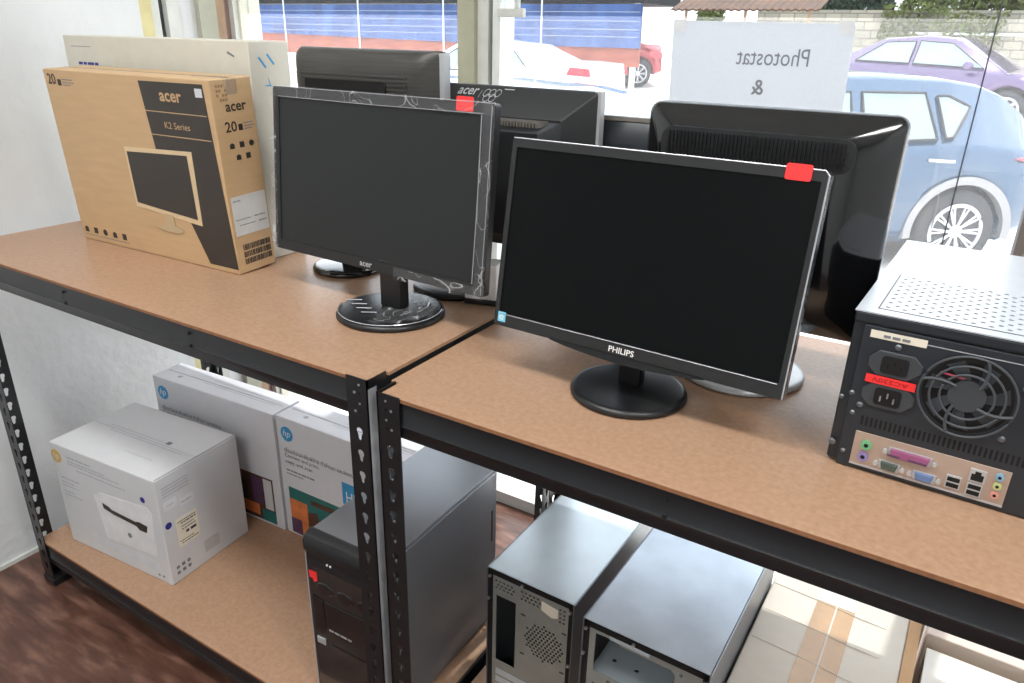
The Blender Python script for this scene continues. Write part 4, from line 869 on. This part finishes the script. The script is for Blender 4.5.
M_TRIMD = mat('dark_window_rubber', (22, 25, 30), 0.6)
def interp(x, xs, ys):
    if x <= xs[0]: return ys[0]
    for i in range(len(xs)-1):
        if x <= xs[i+1]:
            q = (x-xs[i])/(xs[i+1]-xs[i]); q = q if True else q; return ys[i]+(ys[i+1]-ys[i])*q
    return ys[-1]
def car(label, loc, yaw, paint, P, cat='car'):
    """x runs from the tail (0) to the nose (L); y across; built around the rear wheel at P['wr']"""
    t = thing('car', label, cat, loc, yaw)
    L, hw = P['L'], P['hw']; bx_, bz_ = P['belt']; rx_, rz_ = P['roof']; wr, wf, R = P['wr'], P['wf'], P['R']
    N = 90; rings = []
    for i in range(N+1):
        x = L*i/N
        taper = 1-0.16*(max(0, 1-x/0.5))**2-0.22*(max(0, 1-(L-x)/0.7))**2
        w_ = hw*taper
        zb = 0.24+0.12*max(0, 1-x/0.4)+0.10*max(0, 1-(L-x)/0.4)
        arch = 0
        for c in (wr, wf):
            d = abs(x-c)
            if d < R*1.17: arch = max(arch, R+math.sqrt((R*1.17)**2-d*d))
        zl = max(zb, arch)
        zt = interp(x, bx_, bz_)
        zl = min(zl, zt-0.05)
        rz = max(interp(x, rx_, rz_), zt+0.004)
        rw = w_*(1-0.34*min(1, max(0, (rz-zt)/0.45)))
        zm = zl+(zt-zl)*0.45
        half = [(w_*0.93, zl), (w_*0.985, zl+(zt-zl)*0.15), (w_, zm), (w_*0.985, zl+(zt-zl)*0.8), (w_*0.95, zt), (w_*0.945, zt+0.001), (rw*0.97, zt+(rz-zt)*0.93), (rw*0.86, rz), (rw*0.4, rz+0.012)]
        rings.append([(x, y, z) for y, z in half]+[(x, -y, z) for y, z in reversed(half)])
    b = MB().loft(rings).build('car_body', paint, t, smooth=True)
    def side_y(x, z, s):
        taper = 1-0.16*(max(0, 1-x/0.5))**2-0.22*(max(0, 1-(L-x)/0.7))**2; w_ = hw*taper
        zt = interp(x, bx_, bz_); rz = max(interp(x, rx_, rz_), zt+0.004); rw = w_*(1-0.34*min(1, max(0, (rz-zt)/0.45)))
        q = min(1, max(0, (z-zt)/max(0.01, (rz-zt)*0.93))); return s*(w_*0.945+(rw*0.97-w_*0.945)*q)
    for s in (1, -1):
        for poly in P['windows']:
            mb = MB()
            # refine the outline so that it follows the body
            ol = []
            for k in range(len(poly)):
                a, c = poly[k], poly[(k+1) % len(poly)]
                for q in range(4): ol.append((a[0]+(c[0]-a[0])*q/4, a[1]+(c[1]-a[1])*q/4))
            cxm = sum(p[0] for p in ol)/len(ol); czm = sum(p[1] for p in ol)/len(ol)
            for k in range(len(ol)):
                a, c = ol[k], ol[(k+1) % len(ol)]
                mb.face([mb.bm.verts.new((p[0], side_y(p[0], p[1], s)+s*0.008, p[1])) for p in ((cxm, czm), a, c)])
            g = mb.build('side_window', M_CGLASS, b)
            fm_ = MB(); fm_.tube([(p[0], side_y(p[0], p[1], s)+s*0.008, p[1]) for p in ol+[ol[0]]], 0.012, 5); fm_.build('window_trim', P.get('trim', M_TRIMD), g)
        for hx_ in P.get('handles', []):
            y = hw*0.99; MB().tube([(hx_, s*y, hz), (hx_+0.05, s*(y+0.035), hz+0.005), (hx_+0.17, s*(y+0.035), hz+0.01), (hx_+0.22, s*y, hz+0.01)] if (hz := P['handle_z']) else [], 0.014, 6).build('door_handle', P.get('handle_m', paint), b)
        for sx_ in P.get('seams', []):
            MB().tube([(sx_[0], s*hw*0.99, 0.35), (sx_[0], s*hw*1.003, 0.6), (sx_[1], s*hw*0.955, interp(sx_[1], bx_, bz_)-0.01)], 0.006, 5).build('door_seam', M_FRAMED, b)
        for lp in P.get('lamps', []):
            mb = MB(); mb.loft([[(x, s*(hw*(1-0.16*(max(0, 1-x/0.5))**2)*1.0-0.03), z) for x, z in lp], [(x, s*(hw*(1-0.16*(max(0, 1-x/0.5))**2)+0.012), z) for x, z in lp]]).build('tail_lamp', M_LAMP, b, bevel=0.01)
        for c in (wr, wf):
            if P.get('clad'):
                pts = [(c+R*1.23*math.cos(a), s*(hw*0.985+0.004), R+R*1.23*math.sin(a)) for a in [math.radians(-8+196*k/24) for k in range(25)]]
                mb = MB(); rg_ = []
                for k in range(25):
                    a = math.radians(-8+196*k/24); ca, sa = math.cos(a), math.sin(a)
                    rg_.append([(c+R*r*ca, s*(hw*q), max(0.12, R+R*r*sa)) for r, q in ((1.15, 0.90), (1.15, 1.0), (1.34, 1.006), (1.36, 0.93))])
                mb.loft(rg_).build('wheel_arch', P['clad'], b)
            wl = MB(); yw = s*(hw-0.12)
            prof = [(R*0.62, -0.10), (R*0.93, -0.105), (R, -0.075), (R, 0.075), (R*0.93, 0.105), (R*0.66, 0.10)]
            wh = wl.lathe((c, yw, R), prof, 40, 'y').build('wheel', M_TYRE, t, smooth=True)
            rm = MB(); yo = yw+s*0.10
            ringp = [(c+R*0.64*math.cos(2*PI*k/32), yo, R+R*0.64*math.sin(2*PI*k/32)) for k in range(33)]
            rm.tube(ringp, 0.018, 6); rm.cyl((c, yo-0.01, R), R*0.16, 0.02, 'y', 16)
            for k in range(P.get('spokes', 10)):
                a = 2*PI*k/P.get('spokes', 10)
                for da in (-0.09, 0.09):
                    rm.tube([(c+R*0.12*math.cos(a), yo, R+R*0.12*math.sin(a)), (c+R*0.63*math.cos(a+da), yo, R+R*0.63*math.sin(a+da))], 0.011, 5)
            rm.build('alloy_rim', M_RIM, wh)
    # inner floor pan so that wheel arches read dark
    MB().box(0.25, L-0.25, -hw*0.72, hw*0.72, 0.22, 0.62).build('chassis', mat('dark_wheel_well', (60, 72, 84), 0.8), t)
    if P.get('mirror'):
        for s in (1, -1):
            x, z = P['mirror']; MB().lathe((x, s*(hw+0.09), z), [(0.01, -0.09), (0.06, -0.07), (0.08, 0), (0.07, 0.06), (0.01, 0.08)], 14, 'y').build('door_mirror', paint, b, smooth=True)
    return t
def paint(name, col, metal=0.35): return mat(name, col, 0.16, metal, noise=0.04, scale=1.5, coat=0.8)
SUV = dict(L=4.4, hw=0.90, wr=0.76, wf=3.42, R=0.35, belt=([0, 0.05, 0.3, 0.7, 1.1, 2.9, 3.5, 4.2, 4.4], [0.50, 0.90, 1.04, 1.08, 1.06, 0.98, 0.95, 0.82, 0.55]),
    roof=([0.04, 0.14, 0.30, 0.45, 0.65, 0.95, 1.5, 2.2, 3.2, 3.5], [0.95, 1.12, 1.34, 1.46, 1.53, 1.57, 1.59, 1.58, 1.05, 0.95]),
    windows=[[(0.93, 1.13), (1.00, 1.12), (1.04, 1.44), (0.94, 1.44), (0.76, 1.36)], [(1.07, 1.11), (1.68, 1.08), (1.68, 1.46), (1.14, 1.46)], [(1.78, 1.08), (2.6, 1.04), (2.85, 1.08), (2.35, 1.42), (1.78, 1.46)]],
    handles=[0.92, 2.0], handle_z=0.94, seams=[(1.73, 1.73), (0.98, 1.04), (2.7, 2.75)], lamps=[[(-0.02, 0.92), (0.0, 1.00), (0.28, 0.985), (0.40, 0.965), (0.28, 0.945)]], clad=mat('grey_arch_cladding', (140, 140, 142), 0.6), spokes=10, handle_m=M_SILVER)
SUV['belt'] = SUV['belt']
def place_car(label, wheel_xy, yaw, paint_, P, dz=0):
    """put the near rear wheel over wheel_xy"""
    cy, sy = math.cos(yaw), math.sin(yaw); lx, ly = P['wr'], -P['hw']*P.get('near', 1)
    x = wheel_xy[0]-(lx*cy-ly*sy); y = wheel_xy[1]-(lx*sy+ly*cy)
    gx = G(wheel_xy[1])+dz
    return car(label, (x, y, gx), yaw, paint_, P)
A37 = math.radians(34)
# tail to the right and away: nose points to -x,-y -> yaw = 180 + 34; near side is then local +y
SUV['near'] = -1
place_car('blue sport utility car with grey wheel arches, nearest to the right window', (0.70, 6.6), PI+A37, paint('blue_car_paint', (26, 66, 98)), SUV)
SED = dict(L=4.5, hw=0.86, wr=3.62, wf=0.0, R=0.32)
SED = dict(L=4.5, hw=0.86, wr=0.95, wf=3.60, R=0.32, belt=([0, 0.06, 0.6, 1.1, 3.0, 3.5, 4.3, 4.5], [0.5, 0.85, 0.98, 0.98, 0.92, 0.88, 0.74, 0.45]),
    roof=([0.5, 0.9, 1.4, 2.1, 2.6, 3.35, 3.5], [0.98, 1.15, 1.40, 1.46, 1.42, 1.0, 0.9]),
    windows=[[(1.02, 1.02), (1.95, 1.00), (1.95, 1.36), (1.45, 1.34)], [(2.02, 1.00), (3.15, 0.96), (2.55, 1.34), (2.02, 1.37)]], handles=[1.15, 2.1], handle_z=0.82, seams=[(1.98, 1.98), (3.05, 3.1)], spokes=8, mirror=(2.95, 1.0), lamps=[[(0.02, 0.66), (0.02, 0.80), (0.36, 0.82), (0.36, 0.70)]])
yw = math.radians(-14); cx_, sx_ = math.cos(yw), math.sin(yw)
fw = (0.95, 14.3)
lx, ly = SED['wf'], -SED['hw']
car('purple sedan parked in front of the stone wall', (fw[0]-(lx*cx_-ly*sx_), fw[1]-(lx*sx_+ly*cx_), 0.09), yw, paint('purple_car_paint', (84, 66, 108)), SED)
CPT = dict(SED); CPT['near'] = -1
# pale car close to the glass: only its roof shows over the monitors
PALE = dict(SED); PALE['near'] = 1
car('pale silver-blue car whose roof shows between window mullion and paper sign', (-0.42, 3.62, -0.44), PI+math.radians(1), paint('silver_blue_paint', (112, 140, 168)), dict(PALE, roof=([0.05, 0.2, 0.5, 0.8, 1.1, 1.6, 2.4, 2.9, 3.5], [0.95, 1.30, 1.41, 1.48, 1.53, 1.56, 1.55, 1.38, 0.9]), windows=[[(0.55, 1.04), (1.35, 1.02), (1.35, 1.45), (0.75, 1.38)], [(1.42, 1.02), (2.2, 1.00), (2.2, 1.47), (1.42, 1.45)], [(2.27, 1.0), (3.0, 0.96), (2.6, 1.38), (2.27, 1.46)]], mirror=None))
car('white car with a red tail lamp, behind the pale silver-blue car', (-4.62, 10.95, -0.14), PI+math.radians(0), paint('white_car_paint', (225, 226, 228), 0.0), dict(SED, lamps=[[(0.0, 0.96), (0.02, 1.08), (0.30, 1.10), (0.36, 0.98)]], belt=([0, 0.06, 0.6, 1.1, 3.0, 3.5, 4.3, 4.5], [0.6, 1.12, 1.16, 1.10, 0.96, 0.9, 0.76, 0.45])))
RYAW = PI+math.radians(35); RCX = -6.62-(0.60*math.cos(RYAW)-0.86*math.sin(RYAW)); RCY = 17.0-(0.60*math.sin(RYAW)+0.86*math.cos(RYAW))
car('red car seen past the end of the blue tarpaulin', (RCX, RCY, 0.29), RYAW, paint('red_car_paint', (150, 20, 36)), dict(SED, wr=0.60))

# blue tarpaulin on a fence, low red wall
t = thing('tarpaulin_fence', 'long fence draped with blue tarpaulin over a low red-brown boarding', 'fence', (-18.0, 13.5, 0))
M_TARP = tex_mat('blue_tarpaulin', 'noise', (26, 54, 108), (60, 94, 152), 1.6, 0.4, (1, 1, 0.5), 6, 2.0, 0.3, 0.7, 0.6)
M_REDB = tex_mat('red_brown_boarding', 'noise', (130, 62, 46), (160, 86, 66), 3, 0.7, (1, 1, 4), 5, 0.5)
mb = MB(); rt = random.Random(2); n = 90; rings = []
x_end = 12.8
prev = None
for i in range(n+1):
    x = x_end*i/n; zb_ = 1.215+0.16*max(0, 1-x/9.5); row = [(x, 0.03*math.sin(i*0.9)+rt.uniform(-0.012, 0.012), zb_), (x, 0.02+0.04*math.sin(i*0.7+1), 1.5), (x, 0.02+0.03*math.sin(i*0.5), 1.75), (x, 0.0, 1.99), (x, 0.03, 1.99), (x, 0.06, zb_)]
    rings.append(row)
mb.loft(rings).build('tarpaulin', M_TARP, t)
MB().box(0, x_end-0.03, 0.08, 0.14, 0.87, 1.42).build('low_boarding', M_REDB, t)
rl = MB()
for z in (1.42, 1.55, 1.70, 1.86): rl.tube([(0, -0.09, z), (x_end, -0.09, z-0.01)], 0.006, 5)
rl.build('fence_wire', mat('dull_wire', (150, 156, 168), 0.5), t)
for x in [0.9+2.45*k for k in range(5)]: MB().cyl((x, -0.12, 0.0), 0.018, 2.9, 'z', 10).build('fence_post', M_FRAME, t)
# dark eaves above the tarpaulin
t = thing('shed', 'dark open shed roof behind the blue tarpaulin', 'shed', (-19, 15.0, 0))
MB().box(0, 13.2, 0, 2.2, 2.08, 2.7).build('roof', mat('dark_navy_sheet', (24, 28, 36), 0.6), t)
for x in (0.2, 4, 8, 13.0): MB().box(x-0.05, x+0.05, 0.1, 0.2, 0.1, 2.1).build('roof_post', M_FRAME, t)
t = thing('rusty_roof_shelter', 'brown rusty corrugated roof above the paper sign', 'shed', (-5.2, 15.0, 0))
cr = []
for i in range(81):
    x = 2.9*i/80; cr.append([(x, 0, 1.96+0.015*math.sin(i*1.6)), (x, 2.2, 2.6+0.015*math.sin(i*1.6)), (x, 2.2, 2.57+0.015*math.sin(i*1.6)), (x, 0, 1.93+0.015*math.sin(i*1.6))])
MB().loft(cr).build('corrugated_roof', mat('rusty_sheet', (84, 54, 34), 0.7, noise=0.4, scale=2), t)
for x in (0.3, 1.5, 2.7): MB().cyl((x, 0.1, 0.1), 0.03, 1.85, 'z', 8).build('roof_post', M_TIMBER, t)
# walls behind
M_BLOCK = tex_mat('pale_block_wall', 'brick', (170, 164, 146), (144, 140, 128), 1.6, 0.85, (1, 1, 1), c3=(110, 106, 98), bump=0.4, bw=(0.6, 0.3), coord='Object')
bw = MB().box(0, 18, 0, 0.3, 0, 1.95).build('stone_wall', M_BLOCK, None, loc=(-4.9, 20.6, 0.2), rot=(0, 0, 0)); tag(bw, 'pale stone block retaining wall behind the purple sedan', 'wall')
# brick texture maps x,y; turn it upright
nt = M_BLOCK.node_tree; [setattr(nd.inputs['Rotation'], 'default_value', (PI/2, 0, 0)) for nd in nt.nodes if nd.type == 'MAPPING']
rw = MB(); rw.box(0, 14, 0, 0.04, 0, 0.05); rw.build('wall_rail', M_WHITE, None, loc=(-1.2, 20.45, 1.62)); tag(bpy.data.objects['wall_rail'], 'thin white rail running along the stone wall', 'rail')
pw = MB().box(0, 28, 0, 0.2, 0, 1.75).build('pale_wall', mat('pale_far_wall', (210, 206, 198), 0.8), None, loc=(-34, 24.0, 0.2)); tag(pw, 'pale far wall behind tarpaulin and red car', 'wall')

M_LEAF1 = mat('yellow_green_leaf', (86, 98, 34), 0.6, noise=0.3, scale=3); M_LEAF2 = mat('deep_green_leaf', (34, 66, 40), 0.6, noise=0.3, scale=3)  # yellow-green and deep green foliage colours
def hedge(name, label, loc, lx, ly, lz, n, m, seed, s=0.10):
    rh = random.Random(seed); mb = MB()
    for i in range(n):
        c = Vector((rh.uniform(0, lx), rh.uniform(0, ly), rh.random()**0.8*lz)); c.z += 0.12*math.sin(c.x*2.3)
        a, b = Vector((rh.gauss(0,1), rh.gauss(0,1), rh.gauss(0,1))).normalized(), Vector((rh.gauss(0,1), rh.gauss(0,1), rh.gauss(0,1))).normalized()
        ss = s*rh.uniform(0.6, 1.3); mb.face([mb.bm.verts.new(c+a*ss), mb.bm.verts.new(c+b*ss*0.5), mb.bm.verts.new(c-a*ss), mb.bm.verts.new(c-b*ss*0.5)])
    o = mb.build(name, m, None, loc=loc); return tag(o, label, 'hedge')
hedge('hedge', 'yellow-green hedge above the stone wall at top right', (-1.6, 21.0, 2.0), 12, 0.9, 1.6, 24000, M_LEAF1, 1, 0.11)
hedge('hedge', 'deep green bush above the paper sign, left of the yellow-green hedge', (-4.3, 21.0, 2.0), 2.5, 0.9, 1.6, 5000, M_LEAF2, 2, 0.12)
hedge('vine', 'small yellow-green climbing plant left of the paper sign', (-6.4, 20.2, 1.1), 0.7, 0.2, 1.0, 700, M_LEAF1, 3)['category'] = 'plant'
hedge('vine', 'green climber on the stone wall beside the sign', (-1.9, 20.35, 1.3), 2.6, 0.15, 0.9, 900, M_LEAF1, 4, 0.07)['category'] = 'plant'
